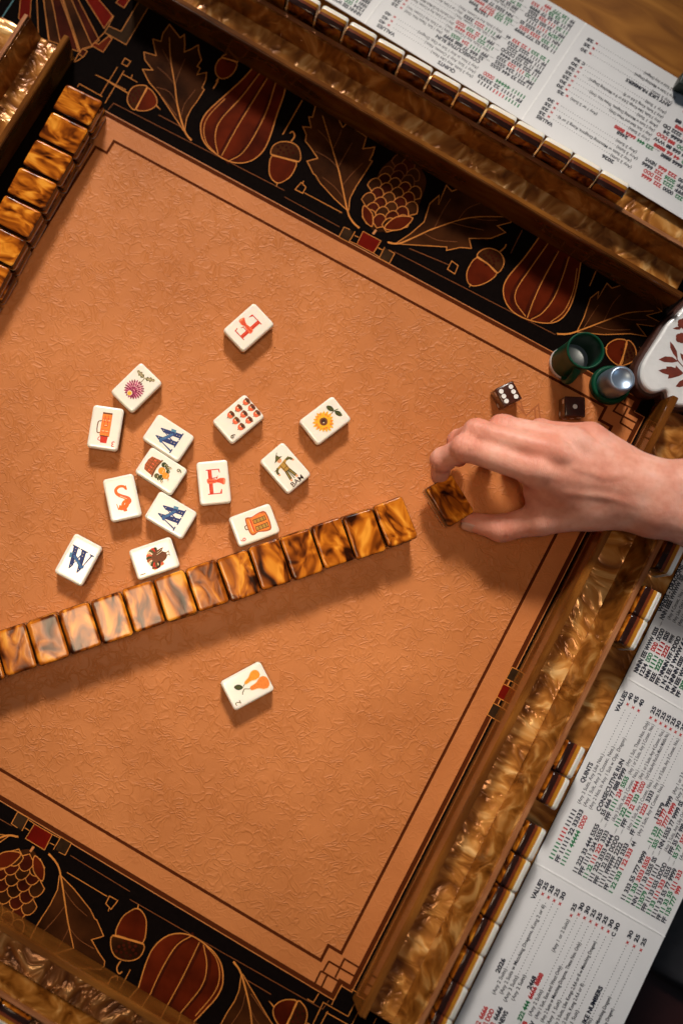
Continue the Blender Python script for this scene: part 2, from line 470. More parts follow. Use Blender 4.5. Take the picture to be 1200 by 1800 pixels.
# corner grids traced on the tan border
GW = 0.0013
Zbr = zm(540, 1640, 7.5); Ztr = zm(1040, 640, 7.5)
def corner_grid(f, lines):
    pr = Print(0.00012)
    for l in lines: pr.line(W2(f, l), GW, 'brown_line')
    later(pr, 'corner_grid_print', matb)
corner_grid(Zbr, [[(480, 335), (680, 455)], [(490, 335), (365, 590)], [(280, 370), (440, 465), (630, 575)], [(285, 370), (210, 500)], [(180, 500), (450, 660)],
                  [(180, 495), (100, 660)], [(258, 560), (185, 715)], [(680, 455), (620, 575)]])
corner_grid(Ztr, [[(490, 345), (650, 445)], [(485, 350), (420, 495)], [(360, 505), (575, 605)], [(355, 505), (280, 620), (410, 690)], [(465, 570), (365, 780)], [(405, 685), (600, 790)],
                  [(370, 775), (545, 885)], [(645, 440), (570, 605)], [(605, 785), (535, 880)]])

GOLD = 0.00062
def motif(name, draw):
    pr = Print(0.00006); draw(pr); later(pr, name, matb)
    return pr
def rot180(pr0, name):
    pr = Print(); pr.v = [(-x, -y, z) for x, y, z in pr0.v]; pr.f = pr0.f; pr.m = pr0.m; pr.mats = pr0.mats
    later(pr, name, matb)

Za = zm(200, 20, 2.4); Zb = zm(500, 180, 1.7143); Zc = zm(0, 0, 3.0)
def leaf(outl, rib, veins, stem=None, f=Za):
    def d(pr):
        pr.poly(W2(f, outl), 'leaf_fill')
        for v in veins: pr.line(W2(f, v), GOLD * 0.55, 'gold_dim', smooth=3)
        pr.line(W2(f, outl), GOLD * 0.9, 'gold', closed=False)
        pr.line(W2(f, rib), GOLD * 1.7, 'gold', smooth=5, taper=(1.3, 0.35))
        if stem: pr.line(W2(f, stem), GOLD * 1.8, 'gold', smooth=5, taper=(1.0, 0.8))
    return d
leaf1 = motif('leaf_print', leaf(
    [(295, 505), (270, 465), (230, 405), (190, 345), (150, 300), (122, 245), (165, 248), (132, 205), (128, 172), (180, 187), (172, 150), (165, 117), (200, 127), (207, 95), (235, 55), (270, 98), (280, 112), (298, 98),
     (300, 140), (298, 172), (325, 160), (358, 142), (358, 165), (370, 205), (352, 232), (365, 240), (352, 267), (392, 258), (388, 290), (373, 322), (382, 330), (355, 375), (325, 415), (308, 450), (300, 500)],
    [(328, 545), (300, 505), (270, 400), (258, 310), (240, 200), (235, 110)],
    [[(258, 310), (225, 270), (185, 235)], [(258, 310), (280, 250), (302, 200)], [(272, 400), (235, 340), (180, 320)], [(285, 440), (300, 390), (345, 330)], [(245, 230), (222, 190), (205, 160)]]))
leaf2 = motif('leaf_print', leaf(
    [(985, 840), (930, 790), (868, 722), (850, 690), (842, 686), (815, 632), (860, 620), (830, 575), (808, 548), (812, 520), (797, 487), (832, 490), (822, 445), (838, 447), (850, 400), (880, 385), (940, 440), (965, 490), (985, 470), (1020, 500),
     (1065, 530), (1050, 580), (1100, 573), (1090, 605), (1078, 628), (1090, 632), (1060, 680), (1020, 740), (995, 790), (990, 840)],
    [(1035, 915), (1005, 885), (985, 840), (955, 700), (945, 660), (910, 540), (880, 440)],
    [[(945, 660), (975, 605), (1005, 555)], [(945, 660), (905, 620), (850, 590)], [(960, 740), (1000, 690), (1050, 640)], [(920, 570), (890, 530), (860, 500)], [(970, 790), (930, 740), (880, 700)], [(925, 580), (950, 530), (960, 500)]]))
leaf3 = motif('leaf_print', leaf(
    [(335, 425), (380, 395), (420, 360), (437, 305), (465, 280), (463, 308), (487, 250), (503, 268), (540, 255), (600, 300), (700, 330), (680, 362), (640, 372), (665, 392), (620, 410), (555, 410), (562, 440), (530, 437), (487, 446), (488, 436), (430, 432), (360, 428), (335, 425)],
    [(310, 422), (345, 425), (400, 402), (450, 380), (560, 347), (680, 345)],
    [[(450, 380), (475, 330), (500, 290)], [(500, 362), (550, 375), (600, 385)], [(520, 358), (550, 320), (600, 300)], [(420, 395), (460, 415), (520, 420)], [(560, 347), (600, 355), (640, 355)]], f=Zb))
leaf4 = motif('leaf_print', leaf(
    [(880, 690), (900, 650), (920, 590), (945, 570), (942, 592), (970, 545), (985, 560), (1030, 545), (1090, 590), (1135, 630), (1090, 642), (1115, 655), (1135, 665), (1110, 675), (1060, 668), (1088, 705), (1040, 697), (960, 700), (880, 692)],
    [(820, 698), (850, 698), (880, 690), (960, 660), (1030, 635), (1110, 628)],
    [[(960, 660), (985, 610), (1010, 580)], [(930, 672), (980, 685), (1040, 685)], [(1000, 645), (1040, 655), (1090, 655)], [(900, 680), (925, 640), (945, 610)]], f=Zb))

def squash(outl, ribs, f, inner=None):
    def d(pr):
        pr.poly(W2(f, catmull(outl, 4)), 'squash_fill')
        o = catmull(outl, 4)
        for k, rb in enumerate(ribs):
            pr.line(W2(f, [(x - 9, y + 4) for x, y in rb]), GOLD * 5.5, 'squash_dark', smooth=6, taper=(0.6, 1.0))
        pr.line(W2(f, o), GOLD * 1.2, 'gold')
        for rb in ribs: pr.line(W2(f, rb), GOLD * 1.0, 'gold', smooth=6)
        if inner: pr.line(W2(f, inner), GOLD * 0.9, 'gold', smooth=6)
    return d
squash1 = motif('squash_print', squash([(600, 225), (583, 243), (540, 290), (480, 345), (430, 390), (390, 430), (368, 475), (372, 530), (395, 570), (430, 600), (480, 630), (530, 640), (580, 630), (625, 595), (655, 540), (690, 430), (715, 360), (725, 315)],
    [[(620, 255), (540, 360), (450, 460), (428, 530), (440, 602)], [(650, 278), (590, 375), (520, 490), (455, 610)], [(685, 295), (645, 420), (590, 530), (540, 600), (485, 632)]], Za,
    [(470, 368), (402, 440), (380, 495), (392, 555), (430, 598)]))
squash2 = motif('squash_print', squash([(775, 395), (760, 415), (720, 470), (670, 530), (658, 570), (670, 610), (700, 640), (750, 660), (800, 665), (835, 650), (862, 610), (880, 550), (890, 490), (892, 470)],
    [[(793, 425), (740, 500), (700, 560), (695, 600), (725, 645)], [(825, 448), (780, 530), (748, 600), (730, 650)], [(856, 465), (835, 530), (810, 590), (775, 635), (740, 655)]], Zb,
    [(880, 500), (868, 570), (840, 630), (800, 662)]))
def acorn(cap, nut, band, stem, tip, f):
    def d(pr):
        pr.poly(W2(f, nut), 'squash_fill', smooth=3); pr.poly(W2(f, cap), 'leaf_fill', smooth=3)
        cx = sum(p[0] for p in cap) / len(cap); cy = sum(p[1] for p in cap) / len(cap)
        rr = max(math.hypot(p[0] - cx, p[1] - cy) for p in cap) * 0.62
        for k in range(16):
            a = k * 2.4; r = rr * math.sqrt((k + 0.5) / 16)
            c = W2(f, [(cx + r * math.cos(a), cy + r * math.sin(a) * 0.8)])[0]
            pr.disc(c[0], c[1], 0.0011, 'squash_dark', 8)
        pr.line(W2(f, nut), GOLD, 'gold', closed=True, smooth=3)
        pr.line(W2(f, cap), GOLD, 'gold', closed=True, smooth=3)
        pr.line(W2(f, band), GOLD * 1.5, 'gold')
        pr.line(W2(f, stem), GOLD * 1.3, 'gold', smooth=4)
        pr.line(W2(f, tip), GOLD * 1.6, 'gold', taper=(1, 0.3))
    return d
ac1 = motif('acorn_print', acorn([(142, 320), (110, 312), (80, 322), (62, 350), (58, 378), (70, 402), (92, 415), (118, 368)], [(140, 325), (165, 340), (182, 370), (180, 395), (160, 412), (130, 420), (94, 413), (118, 368)],
    [(142, 320), (118, 366), (92, 415)], [(60, 345), (48, 338), (0, 310), (-30, 290)], [(178, 395), (198, 416)], Za))
ac2 = motif('acorn_print', acorn([(665, 605), (668, 575), (690, 555), (730, 550), (770, 565), (787, 600), (780, 635), (720, 622)], [(667, 610), (655, 670), (665, 705), (690, 725), (720, 715), (750, 690), (770, 636), (720, 622)],
    [(665, 605), (722, 620), (781, 635)], [(748, 550), (762, 528), (755, 508), (742, 514)], [(690, 722), (686, 740)], Za))
ac3 = motif('acorn_print', acorn([(579, 466), (592, 446), (620, 440), (650, 455), (660, 485), (640, 515), (612, 488)], [(578, 468), (553, 500), (548, 530), (560, 552), (590, 550), (620, 535), (638, 514), (612, 488)],
    [(579, 464), (612, 487), (641, 515)], [(648, 450), (662, 438), (666, 428)], [(560, 548), (555, 558)], Zb))
ac4 = motif('acorn_print', acorn([(1030, 718), (1048, 728), (1058, 755), (1048, 780), (1010, 793), (1022, 755)], [(1030, 720), (1000, 714), (972, 730), (968, 755), (985, 780), (1012, 792), (1022, 755)],
    [(1030, 718), (1022, 755), (1008, 793)], [(1057, 770), (1066, 776), (1078, 782)], [(970, 745), (962, 738)], Zb))
ac5 = motif('acorn_print', acorn([(455, 195), (480, 180), (515, 190), (522, 215), (490, 205)], [(455, 197), (432, 225), (430, 260), (450, 283), (480, 280), (508, 255), (520, 216), (490, 205)],
    [(455, 195), (490, 205), (522, 216)], [(440, 285), (436, 300), (420, 327)], [(442, 284), (430, 296)], Za))

def cone(pr):
    f = Zb
    base = np.array([275., 383.]); tip = np.array([368., 160.])
    ax = tip - base; L = np.linalg.norm(ax); ax /= L; pv = np.array([-ax[1], ax[0]])
    outl = [(268, 388), (246, 350), (238, 312), (252, 275), (275, 228), (300, 190), (342, 163), (378, 175), (412, 203), (426, 240), (412, 290), (388, 342), (350, 382), (305, 388)]
    pr.poly(W2(f, outl), 'leaf_fill', smooth=4)
    rows = 9
    for r in range(rows - 1, -1, -1):
        tt = r / (rows - 1)
        wid = 86 * math.sin(math.pi * (0.20 + 0.68 * (1 - (1 - tt) ** 1.1) ** 0.9)) ** 0.8 * (1.0 if tt < 0.75 else 0.9)
        cen = base + ax * (28 + tt * (L - 52))
        n = max(2, int(round(wid * 2 / 40)))
        for k in range(n):
            u = ((k + 0.5 + (0.5 if r % 2 else 0)) / n - 0.5) * 2
            if abs(u) > 1: continue
            c = cen + pv * u * wid * 0.86
            hw, hh = 21, 30
            sh = []
            for a in range(11):
                th = math.pi * a / 10
                q = c + pv * (hw * math.cos(th)) + ax * (hh * math.sin(th) - 9)
                sh.append(tuple(q))
            sh.append(tuple(c - ax * 24))
            pr.poly(W2(f, sh), 'squash_dark' if (k + r) % 2 else 'leaf_fill')
            pr.line(W2(f, sh), GOLD * 0.85, 'gold_dim' if r > 5 else 'gold', closed=True)
    for a0, a1 in (((238, 312), (262, 375)), ((385, 350), (300, 380))):
        q0, q1 = np.array(a0, float), np.array(a1, float); d = q1 - q0; nrm = np.array([-d[1], d[0]]) * 0.22
        sh = catmull([tuple(q0), tuple((q0 + q1) / 2 + nrm), tuple(q1), tuple((q0 + q1) / 2 - nrm)], 4, True)
        pr.poly(W2(f, sh), 'squash_fill'); pr.line(W2(f, sh), GOLD, 'gold', closed=True)
    pr.line(W2(f, [(275, 385), (266, 398)]), GOLD * 2.6, 'copper_line')
cone1 = motif('pine_cone_print', cone)

def centre_squares(pr):
    f = zm(580, 360, 8.571)
    for q, m in (([(210, 335), (345, 405), (280, 565), (130, 485)], 'olive_fill'), ([(495, 400), (755, 545), (650, 730), (400, 597)], 'red_fill'), ([(815, 640), (970, 735), (890, 885), (735, 805)], 'olive_fill')):
        pr.poly(W2(f, q), m)
    for l in ([(210, 335), (130, 485), (280, 565), (375, 405)], [(210, 335), (300, 375)], [(495, 400), (765, 545), (650, 730), (400, 597), (495, 400)], [(820, 640), (735, 805), (890, 885), (970, 735), (880, 680)],
              [(365, 460), (430, 492)], [(715, 645), (785, 682)], [(295, 550), (400, 597)], [(650, 730), (735, 785)]):
        pr.line(W2(f, l), GOLD * 0.75, 'gold')
cs = motif('centre_squares_print', centre_squares)
def lines_top(pr):
    for l in ([(0, 285), (165, 375)], [(330, 450), (815, 700)]):
        pr.line(W2(Zb, l), GOLD * 0.7, 'gold_dim')
    pr.line(W2(Zc, [(570, 580), (600, 545), (1200, 850), (1500, 1005)]), GOLD * 0.7, 'gold_dim')
    for l in ([(190, 437), (290, 490)], [(205, 362), (265, 440)], [(795, 375), (712, 520)], [(805, 766), (962, 850)], [(800, 715), (797, 728)]):
        pr.line(W2(Za, l), GOLD * 0.8, 'gold_dim' if l[0][0] < 300 else 'gold')
    pr.line(W2(Za, [(790, 722), (810, 742), (797, 768), (765, 752)]), GOLD * 0.9, 'gold', closed=True)
    for l in ([(375, 440), (495, 490)], [(715, 385), (680, 455)]):
        pr.line(W2(Zb, l), GOLD * 0.8, 'gold_dim')
    pr.line(W2(Zb, [(503, 478), (522, 492), (512, 517), (490, 503)]), GOLD * 0.9, 'gold', closed=True)
    pr.line(W2(Zb, [(940, 500), (928, 530), (918, 553)]), GOLD * 0.9, 'gold')
    pr.line(W2(zm(1100, 530, 9.47), [(205, 755), (370, 850)]), GOLD * 0.7, 'gold_dim'); pr.line(W2(zm(1100, 530, 9.47), [(365, 775), (345, 820)]), GOLD * 0.7, 'gold_dim')
lt = motif('band_line_print', lines_top)
for p_, n_ in ((leaf1, 'leaf_print'), (leaf2, 'leaf_print'), (leaf3, 'leaf_print'), (squash1, 'squash_print'), (squash2, 'squash_print'), (ac1, 'acorn_print'), (ac2, 'acorn_print'), (ac3, 'acorn_print'), (ac5, 'acorn_print'), (cone1, 'pine_cone_print'), (cs, 'centre_squares_print'), (lt, 'band_line_print')):
    rot180(p_, n_)

def corner_fan(pr):
    f = Zc
    for q, m in (([(115, -60), (170, -60), (155, 165), (100, 95)], 'red_fill'), ([(225, -40), (265, -40), (330, 240), (262, 215)], 'leaf_fill'), ([(330, -20), (370, -20), (490, 245), (425, 270)], 'leaf_fill'),
                 ([(272, -20), (325, -20), (415, 272), (322, 240)], 'squash_dark'), ([(450, -10), (520, -5), (596, 85), (550, 150)], 'red_fill'), ([(375, -10), (410, -10), (525, 212), (488, 246)], 'squash_dark'),
                 ([(552, 172), (573, 138), (640, 166), (745, -10), (800, 10), (666, 236)], 'olive_fill'), ([(485, 240), (545, 276), (592, 205), (575, 190), (520, 235), (502, 225)], 'squash_fill'), ([(612, 15), (640, -20), (690, -10), (655, 42)], 'red_fill'),
                 ([(415, 285), (437, 257), (462, 272), (440, 302)], 'squash_dark')):
        pr.poly(W2(f, q), m)
        pr.line(W2(f, q), GOLD * 0.75, 'gold', closed=True)
    for l in ([(195, -20), (205, 190)], [(230, -20), (258, 215)], [(315, -20), (425, 280)], [(437, 257), (480, 245), (550, 175)], [(415, 285), (390, 330)], [(573, 138), (600, 85)], [(640, 166), (745, -10)], [(440, 302), (395, 330)],
              [(620, 355), (530, 505)], [(655, 375), (555, 545)], [(505, 395), (665, 475)], [(645, 390), (725, 435)], [(700, 395), (690, 415)], [(410, 460), (420, 443), (540, 510)]):
        pr.line(W2(f, l), GOLD * 0.75, 'gold')
    pr.line(W2(f, [(660, 308), (690, 325), (672, 352), (643, 337)]), GOLD * 0.8, 'gold', closed=True)
cf = motif('corner_fan_print', corner_fan); 
def corner_br(pr):
    for l in ([(0, 870), (80, 915), (150, 800)], [(60, 1230), (210, 915), (535, 1100), (640, 900)], [(180, 1200), (270, 1030)], [(245, 1045), (560, 1220), (590, 1200), (690, 1000)], [(870, 1200), (910, 1120)], [(580, 740), (750, 835)], [(460, 680), (345, 885), (320, 950)]):
        pr.line(W2(Zbr, l), GOLD * 0.8, 'gold')
motif('corner_line_print', corner_br)
def mid_right(pr):
    f = zm(820, 1140, 8.571)
    for q, m in (([(680, 280), (905, 395), (815, 570), (590, 450)], 'olive_fill'), ([(545, 530), (770, 640), (665, 850), (450, 725)], 'red_fill'), ([(395, 820), (620, 940), (530, 1130), (305, 995)], 'olive_fill')):
        pr.poly(W2(f, q), m); pr.line(W2(f, q), GOLD * 0.8, 'gold', closed=True)
    for l in ([(635, 490), (605, 555)], [(495, 775), (465, 840)], [(590, 450), (545, 530)], [(450, 725), (395, 820)]):
        pr.line(W2(f, l), GOLD * 0.8, 'gold')
mr_ = motif('centre_squares_print', mid_right); rot180(mr_, 'centre_squares_print')
M['maple_line'] = simple('print_maple', (0.34, 0.085, 0.012), 0.5)
def maple(pr):
    f = zm(840, 560, 3.3333)
    for l in ([(118, 325), (112, 420), (100, 480), (115, 560)], [(118, 325), (172, 385), (200, 440)], [(225, 500), (280, 568), (352, 503), (360, 575), (400, 640)], [(245, 480), (265, 545)], [(330, 520), (335, 590)]):
        pr.line(W2(f, l), 0.0011, 'maple_line')
motif('maple_line_print', maple)

pr = Print(0.0002); rl0 = random.Random(11)
for k in range(46):
    x, y = rl0.uniform(-0.2, 0.2), rl0.uniform(-0.2, 0.2); a = rl0.uniform(0, 3.1)
    if k < 16: pr.disc(x, y, rl0.uniform(0.00025, 0.0005), 'brown_line', 6)
    else: pr.line([(x, y), (x + 0.0012 * math.cos(a), y + 0.0012 * math.sin(a)), (x + 0.002 * math.cos(a + 0.6), y + 0.002 * math.sin(a + 0.6))], 0.00014, 'tan_smooth')
later(pr, 'lint_speck', matb)

# ------------------------------------------------------------------ racks
def rack(origin, rot, x0, x1, label, pusher_lean=0.0, ridge=0.0350, pd=0.0, dz=0.0):
    """local x along the rack, y away from the mat's centre; pusher face at y = 0"""
    t = empty('tile_rack', (origin[0], origin[1], 0.0001), (0, 0, rot)); tag(t, label, 'tile rack', 'tile racks around the mat')
    profile('rack_base', [(0.0075, 0.0), (0.0075, 0.005), (ridge - 0.006, 0.0062), (ridge - 0.006, 0.0)], x0, x1, M['pearl'], t)
    profile('back_wall', [(ridge - 0.006, 0.0), (ridge - 0.006, 0.0062), (ridge - 0.0002, 0.0305 + dz), (ridge + 0.0042, 0.0305 + dz), (ridge + 0.0042, 0.0)], x0, x1, M['wall'], t)
    profile('ridge_strip', [(ridge + 0.0008, 0.0306 + dz), (ridge + 0.0008, 0.0322 + dz), (ridge + 0.0040, 0.0322 + dz), (ridge + 0.0040, 0.0306 + dz)], x0, x1, M['copper'], t, bev=0.0003)
    profile('tile_shelf', [(ridge + 0.0045, 0.0), (ridge + 0.0045, 0.0045), (ridge + 0.030, 0.0045), (ridge + 0.030, 0.0)], x0, x1, M['pearl'], t)
    p = profile('pusher_bar', [(0.0, 0.0003), (0.0, 0.0315), (0.0010, 0.033), (0.0048, 0.033), (0.0052, 0.0003)], x0, x1, M['acrylic'], t, bev=0.0005)
    p.location = (0, pd, 0)
    return t
rr = rack((0.2365, 0.0), -math.pi / 2, -0.237, 0.2275, 'gold pearl tile rack beside the reaching hand and the scorecard at right')
rt = rack((-0.02, 0.3135), -0.047, -0.234, 0.232, 'gold pearl tile rack along the top of the mat, lined with tiles', ridge=0.0375, dz=-0.0075)
rl = rack((-0.2670, 0.02), math.pi / 2, -0.245, 0.240, 'gold pearl tile rack in the upper left corner, behind the brown tile wall')
rb = rack((0.0, -0.2915), math.pi, -0.215, 0.245, 'dim gold pearl tile rack at the lower left edge of the picture')

# ------------------------------------------------------------------ tiles
TW, TL, TH = 0.0221, 0.0310, 0.0127
def rrect(hx, hy, r, n=4):
    pts = []
    for cx, cy, a0 in ((hx - r, hy - r, 0), (-hx + r, hy - r, 90), (-hx + r, -hy + r, 180), (hx - r, -hy + r, 270)):
        for k in range(n + 1):
            a = math.radians(a0 + 90 * k / n)
            pts.append((cx + r * math.cos(a), cy + r * math.sin(a)))
    return pts
def ring_mesh(name, levels, mat, cap0=False, cap1=False):
    vs, fs = [], []; n = 0
    for z, ins in levels:
        pts = rrect(TW / 2 - ins, TL / 2 - ins, max(0.0007, 0.0024 - ins * 0.75))
        n = len(pts); vs += [(x, y, z) for x, y in pts]
    for i in range(len(levels) - 1):
        for k in range(n):
            k2 = (k + 1) % n
            fs.append([i * n + k, i * n + k2, (i + 1) * n + k2, (i + 1) * n + k])
    if cap0: fs.append(list(range(n))[::-1])
    if cap1: fs.append([(len(levels) - 1) * n + k for k in range(n)])
    me = bpy.data.meshes.new(name); me.from_pydata(vs, [], fs); me.materials.append(mat)
    me.polygons.foreach_set('use_smooth', [True] * len(fs)); me.update()
    return me
B1, B2 = 0.0017, 0.0016
def arc(zc, r, a0, a1, top, n=5):
    out = []
    for k in range(n + 1):
        a = math.radians(a0 + (a1 - a0) * k / n)
        out.append((zc + (1 if top else -1) * r * math.sin(a), r - r * math.cos(a)))
    return out
BACK = ring_mesh('back_cap', [(0, B1 + 0.0012)] + arc(B1, B1, 90, 38, False, 3), M['tile_back'], cap0=True)
DARK = ring_mesh('dark_layer', arc(B1, B1, 38, 0, False, 3) + [(0.0046, 0)], M['tile_dark'])
REDL = ring_mesh('red_layer', [(0.0046, 0), (0.0067, 0)], M['tile_red'])
AMBL = ring_mesh('amber_layer', [(0.0067, 0), (0.0092, 0)], M['tile_amber'])
FACE = ring_mesh('face_layer', [(0.0092, 0), (TH - B2, 0)] + arc(TH - B2, B2, 0, 90, True) + [(TH, B2 + 0.0012)], M['ivory'], cap1=True)
def tile(loc, rotz, label, face_up=True, group=None, tilt=(0, 0, 0), art=None, mat3=None):
    """loc = centre of the tile's underside"""
    t = link('mahjong_tile', None); t.empty_display_size = 0.005
    if mat3 is not None: t.matrix_world = mat3
    else:
        if face_up: t.rotation_euler = (tilt[0], tilt[1], rotz); t.location = loc
        else: t.rotation_euler = (math.pi + tilt[0], tilt[1], rotz); t.location = (loc[0], loc[1], loc[2] + TH)
    for me in (BACK, DARK, REDL, AMBL, FACE): link(me.name, me, t)
    tag(t, label, 'tile', group)
    if art:
        pr = Print(TH + 0.00003, 8e-6); art(pr); later(pr, 'face_print', t)
    return t

INK = {}
def ink(name, col, rough=0.45):
    M[name] = simple('ink_' + name, col, rough, var=0.12, vscale=900, spec=0.2)
for n_, c_ in (('red', (0.62, 0.03, 0.012)), ('redlt', (0.80, 0.13, 0.05)), ('orange', (0.85, 0.22, 0.03)), ('pear', (0.85, 0.30, 0.02)), ('yellow', (0.90, 0.42, 0.02)), ('navy', (0.018, 0.035, 0.14)), ('blue', (0.04, 0.12, 0.30)), ('bluelt', (0.10, 0.28, 0.42)),
               ('brown', (0.16, 0.045, 0.015)), ('darkbrown', (0.045, 0.012, 0.006)), ('rust', (0.42, 0.09, 0.02)), ('olive', (0.10, 0.085, 0.02)), ('green', (0.035, 0.05, 0.012)), ('magenta', (0.26, 0.02, 0.075)), ('pinkd', (0.45, 0.06, 0.16)), ('cream', (0.80, 0.62, 0.38)), ('gold2', (0.45, 0.24, 0.04)), ('black2', (0.02, 0.012, 0.010)), ('skin2', (0.75, 0.33, 0.15)), ('blush', (0.80, 0.42, 0.46)), ('redor', (0.80, 0.15, 0.02))):
    ink(n_, c_)
mm = 0.001
def sc(pts, ox=0, oy=0): return [((x + ox) * mm, (y + oy) * mm) for x, y in pts]
def num(pr, s, m='darkbrown'): pr.text(s, -8.2 * mm, 9.0 * mm, 3.9 * mm, m)
def art_E(pr, c1='red', c2='redlt'):
    o = (0.2, 0.4)
    for q in ([(-3.7, -8.2), (-3.7, 8.8), (-1.0, 8.8), (-1.0, -8.2)], [(-5, 8.3), (-5, 9.0), (4.4, 9.0), (4.4, 8.3)], [(3.5, 9.0), (4.5, 9.0), (4.9, 6.2), (4.3, 6.2)], [(-5, -8.9), (-5, -8.2), (4.8, -8.2), (4.8, -8.9)], [(3.6, -8.2), (4.9, -8.9), (5.2, -5.6), (4.7, -5.6)],
              [(-1, 2.2), (-1, 2.9), (2.8, 3.0), (2.8, 2.4)], [(2.3, 1.2), (3.2, 4.2), (2.9, 4.2), (2.0, 2.8)]):
        pr.poly(sc(q, *o), c1)
    pr.line(sc([(-2.0, -8), (-2.0, 8.6)], *o), 0.35 * mm, c2)
    pr.poly(sc([(-4.6, 2.4), (-4.8, 0.2), (-3.6, -1.2), (1.0, -0.9), (2.6, 0.2), (1.6, 1.6), (-2, 2.1)], *o), c2, smooth=3)
    pr.poly(sc([(0.4, -0.2), (2.6, 1.6), (5.0, 2.3), (8.2, 1.4), (7.2, -2.7), (4.2, -1.2), (1.6, -0.6)], *o), c2, smooth=3)
    for k in range(4): pr.line(sc([(1.2, 0.1 + k * 0.25), (4.4, 1.4 - k * 0.75), (6.6, 0.9 - k * 0.95)], *o), 0.28 * mm, c1, smooth=3)
    pr.line(sc([(-4.2, 0.6), (0.6, 0.3)], *o), 0.6 * mm, c1)
    for k in range(6): pr.line(sc([(7.0 - 0.05 * k, 1.3 - k * 0.75), (8.4 - 0.15 * k, 0.9 - k * 0.75)], *o), 0.22 * mm, 'cream')
def art_W(pr):
    for q in ([(-7.4, 7.0), (-3.8, 7.0), (-1.3, -5.0), (-2.6, -8.2), (-3.3, -8.2)], [(-1.0, 7.0), (2.6, 7.0), (5.0, -5.0), (3.8, -8.4), (3.1, -8.4)], [(-2.9, -7.6), (-2.0, -5.4), (1.2, 5.2), (0.3, 5.6)], [(3.5, -8.0), (4.6, -5.2), (7.6, 6.6), (6.5, 6.6)],
              [(-8.4, 6.9), (-2.6, 6.9), (-2.6, 7.8), (-8.4, 7.8)], [(-2.0, 6.9), (3.6, 6.9), (3.6, 7.8), (-2.0, 7.8)], [(5.4, 6.5), (8.8, 6.5), (8.8, 7.4), (5.4, 7.4)]):
        pr.poly(sc(q), 'navy')
    for x, y in ((-5.2, 6), (-4.8, 4.2), (-4.4, 2.2), (-4.0, 0.2), (-2.7, -5.6), (1.0, 5.8), (1.4, 3.6), (3.3, -5.8)):
        pr.disc(x * mm, y * mm, 0.3 * mm, 'cream', 6)
    pr.poly(sc([(-7.6, 2.0), (-5.2, 2.8), (-4.6, -0.6), (-6.8, -1.6)]), 'bluelt')
    pr.poly(sc([(-5.6, 2.2), (-3.2, 2.2), (0.6, 0.2), (4.2, -1.9), (5.8, -2.7), (5.4, -4.3), (3.2, -4.3), (-0.4, -1.9), (-3.2, -0.4), (-5.0, -0.2)]), 'navy', smooth=3)
    pr.line(sc([(-4.2, 1.4), (0, -0.4), (3.2, -2.6), (5.0, -3.2)]), 1.1 * mm, 'blue', smooth=4)
    pr.line(sc([(-3.6, 0.2), (0.2, -1.5), (3.2, -3.8)]), 0.3 * mm, 'bluelt', smooth=4)
    pr.line(sc([(3.0, -4.4), (5.4, -3.4), (5.2, -2.0)]), 1.0 * mm, 'blue', smooth=4)
    for k in range(4): pr.line(sc([(-7.3 + 0.2 * k, 1.6 - k * 0.85), (-5.4 + 0.2 * k, 2.2 - k * 0.85)]), 0.16 * mm, 'navy')
def art_S(pr):
    c = catmull([(4.2, 5.2), (2.6, 7.6), (-0.6, 8.1), (-3.2, 6.4), (-3.0, 3.6), (-0.4, 1.4), (2.2, -0.4), (3.2, -3.2), (1.8, -6.2), (-1.2, -7.2), (-3.6, -6.0)], 6)
    pr.line(sc(c), 2.9 * mm, 'redor', taper=(0.55, 1.15))
    pr.line(sc([(4.2, 8.0), (4.4, 4.6)]), 0.6 * mm, 'redor'); pr.line(sc([(-4.6, -3.6), (-4.2, -8)]), 0.6 * mm, 'redor')
    pr.line(sc([(-2.2, 1.6), (1.0, 1.0), (4.6, -1.2), (5.2, -3.6), (3.6, -5.0)]), 1.7 * mm, 'redlt', smooth=5)
    pr.line(sc([(3.6, -4.8), (1.2, -3.0), (-0.6, -5.2), (0.4, -9.2)]), 2.0 * mm, 'redor', smooth=5)
    pr.line(sc([(3.2, -1.4), (1.0, 0.0), (-1.2, 1.6)]), 0.4 * mm, 'cream', smooth=3)
    pr.poly(sc([(-1.0, -7.6), (1.6, -7.8), (1.8, -10), (-0.8, -9.9)]), 'redlt')
def leafy(pr, x, y, ang, L, wd, m1='green', m2='olive', lobes=0):
    c, s = math.cos(ang), math.sin(ang)
    pts = []
    N = 7
    for side in (1, -1):
        rng = range(N + 1) if side == 1 else range(N, -1, -1)
        for k in rng:
            t = k / N; ww = wd * math.sin(math.pi * t) ** 0.7
            if lobes and k % 2: ww *= 0.5
            px, py = L * t, side * ww
            pts.append((x + c * px - s * py, y + s * px + c * py))
    pr.poly(sc(pts), m1)
    pr.line(sc([(x, y), (x + c * L, y + s * L)]), 0.25 * mm, m2)
    for k in (2, 3, 4, 5):
        t = k / N
        for sd in (1, -1):
            a = ang + sd * 0.7
            pr.line(sc([(x + c * L * t, y + s * L * t), (x + c * L * t + math.cos(a) * wd, y + s * L * t + math.sin(a) * wd)]), 0.18 * mm, m2)
